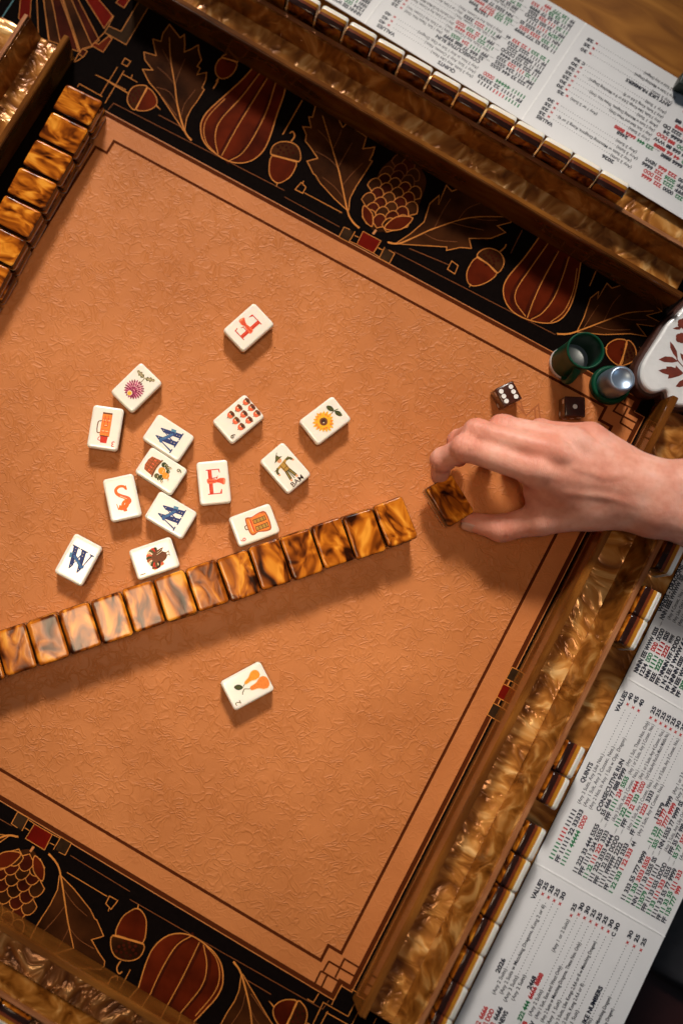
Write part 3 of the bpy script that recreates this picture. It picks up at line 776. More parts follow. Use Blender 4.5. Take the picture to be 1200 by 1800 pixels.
def art_sun(pr):
    pr.line(sc([(1.0, -6), (1.6, -9.0), (1.0, -12.4)]), 0.6 * mm, 'olive', smooth=4)
    leafy(pr, 1.4, -9.4, math.radians(200), 6.5, 1.7); leafy(pr, 1.6, -9.2, math.radians(20), 6.5, 1.8)
    for ring, (r0, r1, n, m) in enumerate(((2.4, 7.9, 18, 'yellow'), (2.2, 6.3, 16, 'orange'), (2.0, 5.2, 16, 'yellow'))):
        for k in range(n):
            a = 2 * math.pi * (k + 0.5 * ring) / n; j = 1 + 0.08 * math.sin(k * 5.1)
            c, s = math.cos(a), math.sin(a); q = []
            for t, ww in ((0, 0.5), (0.45, 1.15), (0.8, 0.7), (1, 0), (0.8, -0.7), (0.45, -1.15), (0, -0.5)):
                r = r0 + (r1 * j - r0) * t
                q.append((c * r - s * ww, 1.6 + s * r + c * ww))
            pr.poly(sc(q), m if (k + ring) % 3 else 'yellow')
    pr.disc(0, 1.6 * mm, 2.9 * mm, 'brown'); pr.disc(0.2 * mm, 1.5 * mm, 1.5 * mm, 'darkbrown'); pr.disc(-0.7 * mm, 2.0 * mm, 0.5 * mm, 'cream', 8)
def art_mum(pr):
    pr.line(sc([(0, -2), (0.5, -9.5)]), 0.5 * mm, 'olive')
    leafy(pr, 0.6, -8.6, math.radians(212), 8, 2.0, 'olive', 'cream', 1); leafy(pr, 0.4, -8.6, math.radians(-5), 8, 2.0, 'olive', 'cream', 1)
    cx, cy = 0, 2.2
    pr.disc(0, 2.2 * mm, 5.8 * mm, 'blush')
    for ring in range(4):
        R0 = 7.2 - ring * 1.75; n = (22, 18, 14, 9)[ring]; ox, oy = 0.0, 0.75 * ring
        for k in range(n):
            a = 2 * math.pi * (k + 0.5 * (ring % 2)) / n; c, s = math.cos(a), math.sin(a); q = []
            for t, ww in ((0, 0.3), (0.5, 0.62), (1, 0.18), (1, -0.18), (0.5, -0.62), (0, -0.3)):
                r = R0 - 2.2 + 2.3 * t
                q.append((cx + ox + c * r - s * ww, cy + oy + s * r + c * ww))
            pr.poly(sc(q), 'magenta' if (k + ring) % 3 else 'pinkd')
    pr.disc(0.3 * mm, 6.3 * mm, 1.9 * mm, 'cream'); pr.disc(0.3 * mm, 6.5 * mm, 1.4 * mm, 'yellow')
def art_thermos(pr):
    pr.poly(sc([(-3.6, -11), (3.2, -11), (3.2, -9.6), (-3.6, -9.6)]), 'brown')
    pr.poly(sc([(-3.7, -9.8), (3.3, -9.8), (3.3, 6.2), (-3.7, 6.2)]), 'orange')
    pr.poly(sc([(-2.9, 6.0), (2.5, 6.0), (2.1, 11.0), (-2.5, 11.0)]), 'red')
    for y in (-6.6, -4.2, 1.4, 3.4): pr.line(sc([(-3.3, y), (2.9, y)]), 0.45 * mm, 'redlt')
    for x, y in ((-1.8, -5.4), (1.4, -5.4), (-1.6, 2.3), (1.2, 2.4), (-0.2, -1.8)): pr.line(sc([(x - 0.9, y), (x + 0.9, y + 0.15)]), 0.5 * mm, 'cream')
    pr.line(sc([(-1.2, -8.6), (-1.2, -1), (1.2, -1), (1.2, -8.6)]), 0.35 * mm, 'red')
    pr.line(sc([(3.2, 4.0), (5.4, 3.6), (5.6, -3.4), (3.2, -4.6)]), 0.7 * mm, 'brown', smooth=3)
    pr.line(sc([(-3.0, 6.0), (2.7, 6.0)]), 0.6 * mm, 'darkbrown'); pr.line(sc([(2.2, 9.6), (3.8, 9.2), (3.6, 7.4), (2.4, 7.0)]), 0.5 * mm, 'red', smooth=3)
    num(pr, '3', 'red')
def art_basket(pr):
    pr.poly(sc([(-6.3, -3.4), (-5.2, -11.0), (-2, -12.2), (2.4, -12.2), (5.4, -10.8), (6.4, -3.4)]), 'rust')
    for x in (-4.2, -2.0, 0.3, 2.6, 4.6): pr.line(sc([(x, -3.8), (x * 0.9, -11.4)]), 0.35 * mm, 'brown')
    for y in (-6.2, -8.8): pr.line(sc([(-5.8, y), (5.8, y)]), 0.3 * mm, 'brown')
    for x in (-4.0, -1.2, 1.6, 4.2): pr.line(sc([(x, -6.6), (x, -8.4)]), 0.6 * mm, 'redlt')
    pr.line(sc([(-7.0, -3.2), (0, -4.2), (7.2, -3.2)]), 1.3 * mm, 'brown', smooth=4); pr.line(sc([(-7.0, -2.7), (0, -3.6), (7.2, -2.7)]), 0.25 * mm, 'cream', smooth=4)
    for x, y, r, m in ((-4.8, -0.6, 1.9, 'green'), (-4.2, 2.6, 1.6, 'olive'), (-0.4, 0.4, 2.6, 'pear'), (4.6, -0.6, 1.9, 'olive'), (3.8, 2.6, 2.0, 'green'), (1.0, 4.6, 2.5, 'pear'), (-2.2, 4.4, 1.4, 'green'), (-5.4, 1.2, 1.0, 'olive'), (5.8, 1.6, 1.0, 'green')):
        pr.disc(x * mm, y * mm, r * mm, m, 14)
        pr.line(sc([(x - r * 0.5, y + r * 0.3), (x + r * 0.4, y + r * 0.45)]), 0.25 * mm, 'cream')
    leafy(pr, -4.6, 2.2, 1.8, 3.6, 0.9, 'olive', 'cream'); leafy(pr, 5.0, 3.0, 1.0, 3.0, 0.8, 'green', 'cream'); leafy(pr, 1.6, 6.8, 0.6, 2.2, 0.6, 'brown', 'cream')
    num(pr, '6', 'olive')
def art_backpack(pr):
    pr.poly(sc([(-5.8, -10.8), (5.8, -10.8), (7.2, -6), (6.0, 0), (6.8, 3.0), (5.2, 5.0), (-4.4, 5.0), (-6.6, 2.6), (-5.6, -1), (-7.0, -6)]), 'rust', smooth=3)
    pr.poly(sc([(-5.0, -10), (5.0, -10), (6.2, -6), (5.2, 0), (5.6, 3.0), (4.4, 4.2), (-3.8, 4.2), (-5.4, 2.2), (-4.8, -1), (-6.0, -6)]), 'orange', smooth=3)
    for x in (-2.9, 2.2):
        pr.poly(sc([(x - 1.3, -8.8), (x + 1.3, -8.8), (x + 1.2, -0.6), (x - 1.2, -0.6)]), 'gold2')
        for y in (-7.6, -5.2, -2.8): pr.line(sc([(x - 1.1, y), (x + 1.1, y + 0.3)]), 0.5 * mm, 'brown')
        pr.line(sc([(x - 1.5, -9.2), (x + 1.5, -9.2), (x + 1.4, -0.2), (x - 1.4, -0.2)]), 0.4 * mm, 'darkbrown', closed=True)
    pr.line(sc([(-4.6, 1.4), (4.8, 1.4)]), 0.8 * mm, 'red'); pr.line(sc([(-4.2, 2.4), (4.4, 2.4)]), 0.3 * mm, 'cream')
    pr.line(sc([(-1.4, 5.0), (-1.0, 6.6), (1.2, 6.6), (1.6, 5.0)]), 0.7 * mm, 'brown', smooth=3); pr.line(sc([(5.0, -9.4), (6.4, -6), (5.4, 0)]), 0.5 * mm, 'redlt', smooth=3)
    num(pr, '6', 'red')
def art_turkey(pr):
    n = 13; cols = ['green', 'red', 'olive', 'cream', 'redlt', 'green', 'rust', 'cream']
    for k in range(n):
        a = math.radians(-10 + 215 * k / (n - 1)); c, s = math.cos(a), math.sin(a); q = []
        for t, ww in ((0.1, 0.3), (0.7, 1.35), (0.95, 1.1), (1, 0), (0.95, -1.1), (0.7, -1.35), (0.1, -0.3)):
            r = 7.2 * t; q.append((0.2 + c * r - s * ww, -1.6 + s * r + c * ww))
        pr.poly(sc(q), cols[k % len(cols)])
        pr.line(sc([(0.2 + c * 2.5, -1.6 + s * 2.5), (0.2 + c * 6.2, -1.6 + s * 6.2)]), 0.25 * mm, 'darkbrown')
    pr.poly(sc([(-4.0, -2.0), (-2.0, 1.4), (1.6, 1.4), (4.2, -1.6), (5.4, -8.2), (3.4, -6.6), (1.2, -9.0), (-1.6, -8.8), (-3.8, -6)]), 'brown', smooth=3)
    for k in range(5): pr.line(sc([(1.0 + k * 0.7, -2.0 - k * 0.4), (2.4 + k * 0.7, -7.4 + k * 0.2)]), 0.3 * mm, 'cream' if k % 2 else 'darkbrown')
    pr.line(sc([(-3.0, -2.6), (-6.0, -2.0), (-7.0, 1.0), (-6.2, 2.6)]), 1.5 * mm, 'darkbrown', smooth=5); pr.disc(-6.2 * mm, 2.6 * mm, 1.0 * mm, 'brown'); pr.poly(sc([(-7.2, 2.6), (-8.4, 2.0), (-7.0, 1.8)]), 'yellow'); pr.line(sc([(-7.0, 1.8), (-7.2, 0.2)]), 0.5 * mm, 'red')
    for x in (-0.8, 1.2):
        pr.line(sc([(x, -8.6), (x + 0.2, -10.8)]), 0.45 * mm, 'darkbrown'); pr.line(sc([(x - 0.9, -11.2), (x + 0.2, -10.8), (x + 1.2, -11.3)]), 0.35 * mm, 'darkbrown')
    num(pr, '1')
def art_acorns(pr):
    for x in (-5.7, 0, 5.7):
        for y in (-12.2, -4.9, 2.4):
            pr.disc((x + 0.0) * mm, (y - 0.2) * mm, 2.35 * mm, 'rust', 16, 2.7 * mm); pr.disc(x * mm, (y + 0.7) * mm, 2.1 * mm, 'redlt', 14, 1.5 * mm)
            pr.disc((x + 0.0) * mm, (y - 1.5) * mm, 2.6 * mm, 'brown', 16, 1.3 * mm); pr.disc((x - 0.2) * mm, (y - 1.2) * mm, 1.2 * mm, 'darkbrown', 10, 0.7 * mm)
            pr.disc((x + 0.7) * mm, (y - 0.1) * mm, 0.5 * mm, 'cream', 8); pr.line(sc([(x, y + 2.2), (x + 0.1, y + 3.2)]), 0.5 * mm, 'brown')
    num(pr, '9')
def art_bam(pr):
    pr.line(sc([(0, 4), (0.2, -9.8)]), 0.6 * mm, 'olive'); pr.line(sc([(-7.6, 2.6), (7.0, 5.0)]), 0.5 * mm, 'olive')
    pr.poly(sc([(-4.4, 3.6), (4.2, 5.0), (4.4, 3.6), (2.4, 2.6), (2.2, -2.6), (-2.2, -2.6), (-2.4, 2.0), (-4.6, 2.0)]), 'gold2')
    pr.line(sc([(-4.2, 3.2), (-6.4, 1.4), (-6.6, -0.6)]), 1.7 * mm, 'olive', smooth=3); pr.line(sc([(4.0, 4.2), (6.6, 3.6), (7.8, 1.6)]), 1.7 * mm, 'olive', smooth=3)
    pr.disc(-6.6 * mm, -1.2 * mm, 0.8 * mm, 'skin2', 8); pr.disc(8.0 * mm, 1.0 * mm, 0.8 * mm, 'skin2', 8)
    for sx in (-1, 1):
        pr.poly(sc([(sx * 0.2, -2.4), (sx * 2.3, -2.4), (sx * 3.4, -8.6), (sx * 1.2, -8.8)]), 'olive'); pr.line(sc([(sx * 1.3, -3), (sx * 2.3, -8.2)]), 0.3 * mm, 'gold2')
        pr.disc(sx * 2.5 * mm, -9.4 * mm, 0.9 * mm, 'skin2', 8)
    for l in ([(-1.8, 4), (-1.4, -2.4)], [(1.8, 4.2), (1.4, -2.4)], [(-2, 0), (2, 0.4)], [(-2.2, -2.4), (2.2, -2.4)]): pr.line(sc(l), 0.35 * mm, 'darkbrown')
    pr.disc(0.1 * mm, 6.6 * mm, 1.7 * mm, 'skin2'); pr.poly(sc([(-3.8, 7.2), (3.8, 7.8), (1.7, 9.0), (1.0, 11.4), (-0.4, 10.4), (-1.6, 9.0)]), 'olive'); pr.line(sc([(0.4, 10.6), (2.4, 12.2)]), 0.4 * mm, 'olive')
    pr.disc(-0.5 * mm, 6.8 * mm, 0.25 * mm, 'darkbrown', 6); pr.disc(0.7 * mm, 6.9 * mm, 0.25 * mm, 'darkbrown', 6)
    pr.text('BAM', 0.3 * mm, -14.0 * mm, 3.5 * mm, 'darkbrown', align='C', wide=1.05, bold=0.01)
def art_pear(pr):
    for ox, oy, rot, m, wx, ly in ((3.6, -5.4, 0.22, 'pear', 1.0, 1.12), (-3.0, -8.0, -0.06, 'orange', 1.35, 1.25)):
        base = [(0, 5.6), (0.9, 5.0), (1.2, 3.0), (1.7, 1.0), (2.9, -1.0), (3.2, -3.0), (2.0, -4.9), (0, -5.4), (-2.0, -4.9), (-3.2, -3.0), (-2.9, -1.0), (-1.7, 1.0), (-1.2, 3.0), (-0.9, 5.0)]
        c, s = math.cos(rot), math.sin(rot)
        q = [(ox + c * x * wx - s * y * ly, oy + s * x * wx + c * y * ly) for x, y in base]
        pr.line(sc(q), 0.7 * mm, 'cream', closed=True, smooth=4); pr.poly(sc(q), m, smooth=4)
        pr.line(sc([(x * 1.0 - 0.0, y) for x, y in q[9:13]]), 0.4 * mm, 'cream', smooth=4)
        pr.line(sc([q[0], (ox * 0.25, 2.6)]), 0.5 * mm, 'olive')
    pr.line(sc([(-0.6, 2.4), (-2.2, 4.6), (-3.6, 5.6)]), 0.6 * mm, 'olive', smooth=3)
    leafy(pr, 0.4, 2.8, 1.05, 6.6, 1.9, 'green', 'olive')
    num(pr, '2', 'olive')

GD = 'discarded tiles lying face up on the mat'
def face_tile(cx, cy, up, label, art):
    c = at(cx, cy, TH); a = at(cx + up[0] * 0.3, cy + up[1] * 0.3, TH)
    d = a - c
    tile((c.x, c.y, 0.0004), math.atan2(d.y, d.x) - math.pi / 2, label, True, GD, art=art)
for a in ((437, 575, (-58, 51.5), 'ivory tile with a red letter E and scarf, alone near the top', lambda p: art_E(p)),
          (240, 681, (-56, 55), 'ivory tile with a magenta chrysanthemum and olive leaves', art_mum),
          (185.5, 752, (-13, 79), 'ivory tile with an orange flask and red number 3', art_thermos),
          (296, 769.5, (66, 43), 'ivory tile with a navy W, touching the tile with the fruit basket', art_W),
          (283.5, 828, (66, 43), 'ivory tile with a brown basket of fruit and number 6', art_basket),
          (215, 875, (-17, -80), 'ivory tile with an orange letter S and scarf', art_S),
          (300.5, 905.5, (69, 41), 'ivory tile with a navy W, just right of the S tile', art_W),
          (375.8, 848, (-8, -80), 'ivory tile with an upright red letter E, in the middle of the discards', lambda p: art_E(p)),
          (447, 923, (-76, 28), 'ivory tile with an orange backpack, half under the long tile wall', art_backpack),
          (271.5, 981.5, (-76, 26), 'ivory tile with a turkey and number 1, half under the long tile wall', art_turkey),
          (138, 984, (38, -70), 'ivory tile with a navy W, lowest left of the discards', art_W),
          (419, 736.5, (-59.5, 50), 'ivory tile with nine small acorns', art_acorns),
          (501.5, 822.5, (-52, -60), 'ivory tile with a scarecrow and the word BAM', art_bam),
          (571.5, 739, (-62, 47), 'ivory tile with a yellow sunflower, rightmost of the discards', art_sun),
          (434.6, 1206, (-72, 39), 'ivory tile with two orange pears, alone below the long tile wall', art_pear)):
    face_tile(*a)

ORD = ['first', 'second', 'third', 'fourth', 'fifth', 'sixth', 'seventh', 'eighth', 'ninth', 'tenth', 'eleventh', 'twelfth', 'thirteenth', 'fourteenth', 'fifteenth', 'sixteenth']
# long slanting wall, two tiles high, and the wall at the upper left
c0 = at(694, 919.0, 2 * TH); c1 = at(694 - 55.3 * 10, 919 + 18.55 * 10, 2 * TH)
step = (c1 - c0) / 10; ang = math.atan2(-step.y, -step.x)
rj = random.Random(3)
nrm = Vector((-math.sin(ang), math.cos(ang), 0))
for k in range(14):
    c = c0 + step * k + nrm * rj.uniform(-0.0005, 0.0005)
    if k == 0: c = c + nrm * 0.0008 - step * 0.02
    tile((c.x, c.y, TH + 0.0004), ang + rj.uniform(-0.015, 0.015) + (0.035 if k == 0 else 0), f'marbled brown tile face down, {ORD[k]} from the right end, upper row of the long wall', False, 'tiles of the long slanting wall')
    c = c0 + step * k + nrm * rj.uniform(-0.0004, 0.0009) + step * rj.uniform(-0.02, 0.03)
    tile((c.x, c.y, 0.0003), ang + rj.uniform(-0.012, 0.012), f'lower tile under the {ORD[k]} marbled tile from the right end of the long wall', False, 'tiles of the long slanting wall')
c0 = at(137.5, 184.5, 2 * TH); s_ = at(137.5 - 27.3 * 6, 184.5 + 49.3 * 6, 2 * TH) - c0; s_ /= 6
ang = math.atan2(-s_.y, -s_.x)
for k in range(11):
    c = c0 + s_ * k + Vector((rj.uniform(-0.0006, 0.0006), 0, 0))
    tile((c.x, c.y, TH + 0.0004), ang + rj.uniform(-0.02, 0.02), f'marbled brown tile face down, {ORD[k]} from the top of the upper left wall, upper row', False, 'tiles of the upper left wall')
    c = c0 + s_ * k + Vector((0.0012 + rj.uniform(-0.0006, 0.0006), 0, 0))
    tile((c.x, c.y, 0.0003), ang + rj.uniform(-0.02, 0.02), f'lower tile under the {ORD[k]} marbled tile from the top of the upper left wall', False, 'tiles of the upper left wall')

# tiles standing in the racks: local frame of the rack, back towards the mat
def rack_tile(rk, x, y_outer, label, group, lean=0.06, z0=0.0050, yaw=0.0):
    # tile z axis (face) points to +y of the rack, tile y axis points up
    up = Matrix(((1, 0, 0, 0), (0, 0, 1, 0), (0, 1, 0, 0), (0, 0, 0, 1)))          # x->x, y->z, z->y
    up = Matrix(((-1, 0, 0, 0), (0, 0, 1, 0), (0, 1, 0, 0), (0, 0, 0, 1)))
    rk_m = Matrix.Translation(rk.location) @ rk.rotation_euler.to_matrix().to_4x4()
    m = rk_m @ Matrix.Translation((x, y_outer - TH, z0 + TL / 2)) @ Matrix.Rotation(yaw, 4, 'Z') @ Matrix.Rotation(lean, 4, 'X') @ up
    tile(None, 0, label, True, group, mat3=m)
# right rack: rack local x = -world y, local y = world x - 0.2365
def rloc(rk, p):
    q = rk.rotation_euler.to_matrix().inverted() @ (p - rk.location)
    return q
GR = 'tiles standing in the right rack'
rl_ = [(1185, 985, 'striped tile edge in the right rack, just below the wrist'),
       (1150.5, 1069, 'upper of two striped tiles in the right rack below the wrist'), (1126, 1119, 'lower of two striped tiles in the right rack below the wrist'),
       (1015, 1343, 'upper of two striped tiles in the right rack beside the word QUINTS'), (987.5, 1398, 'lower of two striped tiles in the right rack beside the word QUINTS')]
for x, y, lab in rl_:
    q = rloc(rr, at(x, y, 0.0355))
    rack_tile(rr, q.x, 0.0535, lab, GR, yaw=rj.uniform(-0.01, 0.01))
for k in range(7):
    q = rloc(rr, at(964 - 14.2 - 28.4 * k, 1461.7 + 27.7 + 55.6 * k, 0.0355))
    rack_tile(rr, q.x, 0.0542, f'striped tile, {ORD[k]} from the top of the lowest tight row in the right rack', GR, yaw=rj.uniform(-0.008, 0.008))
GT = 'tiles standing in the top rack'
for k in range(15):
    q = rloc(rt, at(1111 - 25.2 - 50.45 * k, 321 - 13.5 - 27.0 * k, 0.0355))
    rack_tile(rt, q.x, 0.0552 + 0.0002 * k, f'striped tile, {ORD[k]} from the right end of the top rack row', GT, yaw=0.02 + rj.uniform(-0.008, 0.008))
for k in range(4):
    rack_tile(rb, -0.045 + 0.0226 * k, 0.0535, f'striped tile, {ORD[k]} from the right in the dim bottom rack', 'tiles standing in the bottom rack')

# ------------------------------------------------------------------ score cards
M['card'] = simple('card_stock', (0.74, 0.73, 0.74), 0.35, coat=0.1, var=0.015, vscale=80)
M['crease'] = simple('card_crease', (0.85, 0.84, 0.84), 0.4)
M['c_black'] = simple('card_black', (0.012, 0.014, 0.03), 0.4)
M['c_grey'] = simple('card_grey', (0.03, 0.032, 0.045), 0.4)
M['c_red'] = simple('card_red', (0.50, 0.012, 0.012), 0.4)
M['c_green'] = simple('card_green', (0.0, 0.17, 0.05), 0.4)
K, G_, R_ = 'c_black', 'c_green', 'c_red'
CW = 0.103
def score_card(pr):
    """print of the card: x along the lines from the fold, y downwards is -"""
    def P(x): return x * mm
    def row(y, segs, note=None, val=None, x0=7.6, cw=2.42, mark='x', note_x=None, note_end=None):
        # numbers in 1.9 mm steps
        x = x0
        for s, m in segs:
            wd = sum(0.7 if c == ' ' else 1.0 for c in s) * cw - 0.5
            if s == '-or-':
                pr.text(s, P(x), P(-y - 0.2), 1.3 * mm, K, x1=P(x + 4.6)); x += 5.0; continue
            pr.text(s, P(x), P(-y), 3.05 * mm, m, x1=P(x + wd), bold=0.045); x += wd + cw * 0.75
        x = max(x + 0.6, note_x or 0)
        if note:
            e = note_end or x + len(note) * 1.16
            e = max(min(e, x0 + 113.5), x + 18)
            pr.text(note, P(x), P(-y), 2.5 * mm, 'c_grey', x1=P(e), bold=0.014); x = e + 1.4
        vx = x0 + 115.2
        while x < vx - 1.2:
            pr.disc(P(x), P(-y + 0.7), 0.34 * mm, K, 6); x += 2.02
        if val:
            pr.text('x' if mark == 'x' else mark, P(vx), P(-y), (2.1 if mark == 'x' else 2.5) * mm, R_ if mark == 'x' else K, x1=P(vx + 2.7), bold=0.06)
            pr.text(val, P(vx + 4.1), P(-y), 2.7 * mm, K, x1=P(vx + 9.6), bold=0.045)
    def head(s, x0, x1, y): pr.text(s, P(x0), P(-y), 2.95 * mm, K, x1=P(x1), bold=0.045)
    # panel with QUINTS
    head('QUINTS', 62, 77, 6.6); head('VALUES', 115.7, 131.6, 6.5)
    row(10.6, [('11111', G_), ('1111', R_), ('11111', K)], '(Any 3 Suits, Any Like Nos.)', '40', note_x=48.7, note_end=86)
    row(15.0, [('FF 11111 22 33333', K)], '(Any 1 Suit, Any 3 Consec. Nos.)', '45', note_x=49, note_end=94)
    row(19.4, [('11111 44444', G_), ('DDDD', R_)], '(Any 2 Nos. in Any 1 Suit w Opp. Dragon)', '40', note_x=49.3, note_end=103)
    head('CONSECUTIVE RUN', 50.7, 89.6, 25.2)
    cr = [([('11 222 33 444 5555', K), ('-or-', K), ('55 666 77 888 9999', K)], '(Any 1 Suit, These Nos. Only)', '25'),
          ([('FFF 1111 234 5555', K), ('-or-', K), ('FFF', K), ('1111', G_), ('234', R_), ('5555', G_)], '(Any 1 or 2 Suits, Any 5 Consec. Nos.)', '25'),
          ([('11 22', G_), ('111 222', R_), ('3333', K)], '(Any 3 Suits, Any 3 Consec. Nos.)', '25'),
          ([('111 222 3333 4444', K), ('-or-', K), ('111 222', G_), ('3333 4444', R_)], '(Any 1 or 2 Suits, Any 4 Consec. Nos.)', '25'),
          ([('FFF 11 22 333 DDDD', K), ('-or-', K), ('FFF', K), ('11', G_), ('22', R_), ('333', G_), ('DDDD', R_)], '(1or2 Suits.Any Run.Ds Match Middle No.)', '25'),
          ([('1111 FFFFFF 2222', K)], '(Any 1 Suit, Any 2 Consec. Nos.)', '30'),
          ([('FF 1111 2222 3333', K), ('-or-', K), ('FF', K), ('1111', G_), ('2222', R_), ('3333', K)], '(Any 1 or 3 Suits, Any 3 Consec. Nos.)', '25'),
          ([('1 22 333', G_), ('1 22 333', R_), ('44', K)], '(Any 3 Suits, Any 4 Consec. Nos.)', '30')]
    for k, (s, n, v) in enumerate(cr): row(29.2 + 4.02 * k, s, n, v, cw=2.14, note_x=50 if k in (2, 5, 7) else None)
    head('13579', 65.7, 77.7, 63.8)
    od = [([('11 333 55 777 9999', K), ('-or-', K), ('11 333', G_), ('55 777', R_), ('9999', K)], '(Any 1 or 3 Suits)', '25'), ([('111 333', G_), ('3333 5555', R_), ('-or-', K), ('555 777', G_), ('7777 9999', R_)], '(Any 2 Suits)', '25'),
          ([('NN 1111 33 5555 SS', K), ('-or-', K), ('NN 5555 77 9999 SS', K)], '(Any 1 Suit)', '25'), ([('113579', G_), ('1111', R_), ('1111', K)], '(Any 3 Suits, Any Like Odd Nos.)', '30'),
          ([('FFF 11 33 555 DDDD', K), ('-or-', K), ('FFF 55 77 999 DDDD', K)], '(Any 1 Suit)', '25'), ([('11 33', G_), ('111 333', R_), ('5555', K), ('-or-', K), ('55 77', G_), ('555 777', R_), ('9999', K)], '(Any 3 Suits)', '25'),
          ([('1111 33 55 77 9999', K)], '(Any 1 Suit)', '30'), ([('FF', K), ('11 33 55', G_), ('111 333', R_)], '(Any 2 Suits)', '25'), ([('FF', K), ('135 777', G_), ('999', R_)], '(Any 2 Suits)', '30')]
    for k, (s, n, v) in enumerate(od): row(67.0 + 4.0 * k, s, n, v, cw=2.14, note_x=50 if k in (3, 6, 7, 8) else None)
    # panel with 2026 and 2468
    X = -132.0
    head('VALUES', -21.6, -7.5, 11.4); head('2026', -74.5, -64.4, 11.8)
    row(15.4, [('222', G_), ('0000', K), ('222', R_), ('6666', R_)], '(Any 2 Suits)', '25', x0=X, note_x=-87.6, note_end=-72.4, cw=2.3)
    row(19.9, [('FFFF', K), ('2222', G_), ('222 DDD', R_)], '(Any 2 Suits w Matching Dragons, Kong 2 or 6)', '25', x0=X, note_x=-85, note_end=-21.3, cw=2.3)
    row(24.4, [('FFFF', K), ('2026', G_), ('222', R_), ('6666', K)], '(Any 3 Suits)', '25', x0=X, note_x=-88, note_end=-72)
    row(28.9, [('22', G_), ('00', K), ('222 666', R_), ('NEWS', K)], '(Any 2 Suits)', '30', x0=X, note_x=-85, note_end=-69)
    head('2468', -73.7, -64.5, 35.8)
    row(39.2, [('222 444 6666 8888', K), ('-or-', K), ('222 444', G_), ('6666 8888', R_)], '(Any 1 or 2 Suits)', '25', x0=X - 3, note_x=-44.9, note_end=-21.7, cw=2.15)
    for k, (s, n, v, mk) in enumerate((([('FF', K), ('2222', G_), ('44 66 8888', R_)], '(Any 2 Suits)', '30', 'x'), ([('EE 22 444 666 88 WW', K)], '(Any 1 Suit, East and West Only)', '30', 'x'), ([('FFF', K), ('222 DDD', G_), ('888 DDD', R_)], '(Any 2 Suits w Matching Dragons, These Nos. Only)', '25', 'x'),
                                       ([('FFFF 4444 6666 24', K)], '(Any 1 Suit)', '25', 'x'), ([('22 44', G_), ('66 88', R_), ('2222 DD', K)], '(Any 3 Suits, Like Kongs 2,4,6 or 8 w Matching Dragon)', '25', 'x'), ([('FF 246', G_), ('888 8888', R_)], '(Any 2 Suits, Kong 2,4,6 or 8)', '30', 'x'), ([('FF 222 44 666 88', K)], '(Any 1 Suit)', '30', 'C'))):
        row(43.6 + 4.65 * k, s, n, v, x0=X, mark=mk, note_x=-88)
    head('ANY LIKE NUMBERS', -88.0, -49.0, 79.4)
    for k, (s, n, v) in enumerate((([('FF', K), ('1111', G_), ('D', K), ('1111 D', R_)], '(Any 2 Suits)', '30'), ([('FF', K), ('1111', G_), ('11', R_), ('1111 D', K)], '(Any 3 Suits w Matching Dragon)', '25'), ([('11', G_), ('DDD', K), ('1111 111', R_)], '(Any 2 Suits w Any Dragon)', '25'))):
        row(82.0 + 5.3 * k, s, n, v, x0=X, note_x=-88)
    # panel with winds and dragons
    X = 146.2
    head('WINDS - DRAGONS', 191.5, 228.9, 2.6)
    row(6.2, [('NNNN EEE WWW SSSS', K), ('-or-', K), ('NNN EEEE WWWW SSS', K)], None, '25', x0=X, cw=2.2)
    for k, (s, n) in enumerate((([('1234', K), ('DDD', G_), ('DDD', R_), ('DDDD', K)], '(Any 4 Consec. Nos.)'), ([('NNN', K), ('1111', G_), ('1111', R_), ('SSS', K)], '(Any Like Odd Nos.)'), ([('EEE', K), ('2222', G_), ('2222', R_), ('WWW', K)], '(Any Like Even Nos.)'),
                                ([('FFF NNNN FFF DDDD', K)], '(Any Dragon)'), ([('1 N 2 EE 3 WWW 4 SSSS', K)], '(Any 1 Suit)'), ([('FF NNNN SSSS', K)], '(Any 2 Suits)'), ([('NN EEE WWW SSSS', K)], '(Any 1 Suit)'), ([('FF', K), ('DDDD', G_), ('NEWS', K), ('DDDD', R_)], '(Any 2 Dragons)'))):
        row(10.4 + 4.25 * k, s, n, '30' if k > 4 else '25', x0=X, note_x=X + 44, cw=2.35)
    head('369', 205, 213, 50)
    for k in range(9):
        row(54 + 4.3 * k, [('FF', K), ('333 666', G_), ('9999', R_)] if k % 2 else [('33 666 33 999', G_), ('6666', K)], '(Any 2 Suits)', '25', x0=X, note_x=X + 44)
def make_card(name, label, origin, rotz, tilt, x0, x1):
    t = empty(name, origin, (0, 0, rotz))
    t.rotation_euler = (Matrix.Rotation(rotz, 3, 'Z') @ Matrix.Rotation(tilt, 3, 'X')).to_euler()
    tag(t, label, 'score card', 'folding score cards beside the racks')
    edges = [x0, -0.140, 0.0, 0.140, x1]
    for i in range(4):
        vs, fs = [], []
        a, b = edges[i] + 0.0002, edges[i + 1] - 0.0002
        bm = bmesh.new(); box_bm(bm, a, b, -CW, 0, -0.0006, 0, 0.00015)
        me = bpy.data.meshes.new('card_panel'); bm.to_mesh(me); bm.free(); me.materials.append(M['card']); link('card_panel', me, t)
    for x in (-0.140, 0.0, 0.140):
        profile('fold_crease', [(-CW, -0.0002), (-CW, 0.00025), (0, 0.00025), (0, -0.0002)], x - 0.0006, x + 0.0006, M['crease'], t, bev=0.0001)
    return t
zin, zout = 0.0098, -0.0012
cardR = make_card('score_card', 'pale folding score card with QUINTS heading, beside the right rack', (0.3003, -0.0900, zin), math.pi / 2, math.asin((zin - zout) / CW) , -0.2795, 0.2795)
cardT = make_card('score_card', 'upside down pale folding score card behind the top rack', (0.0530, 0.3795, zin), math.pi - 0.075, math.asin((zin - zout) / CW), -0.2795, 0.2795)
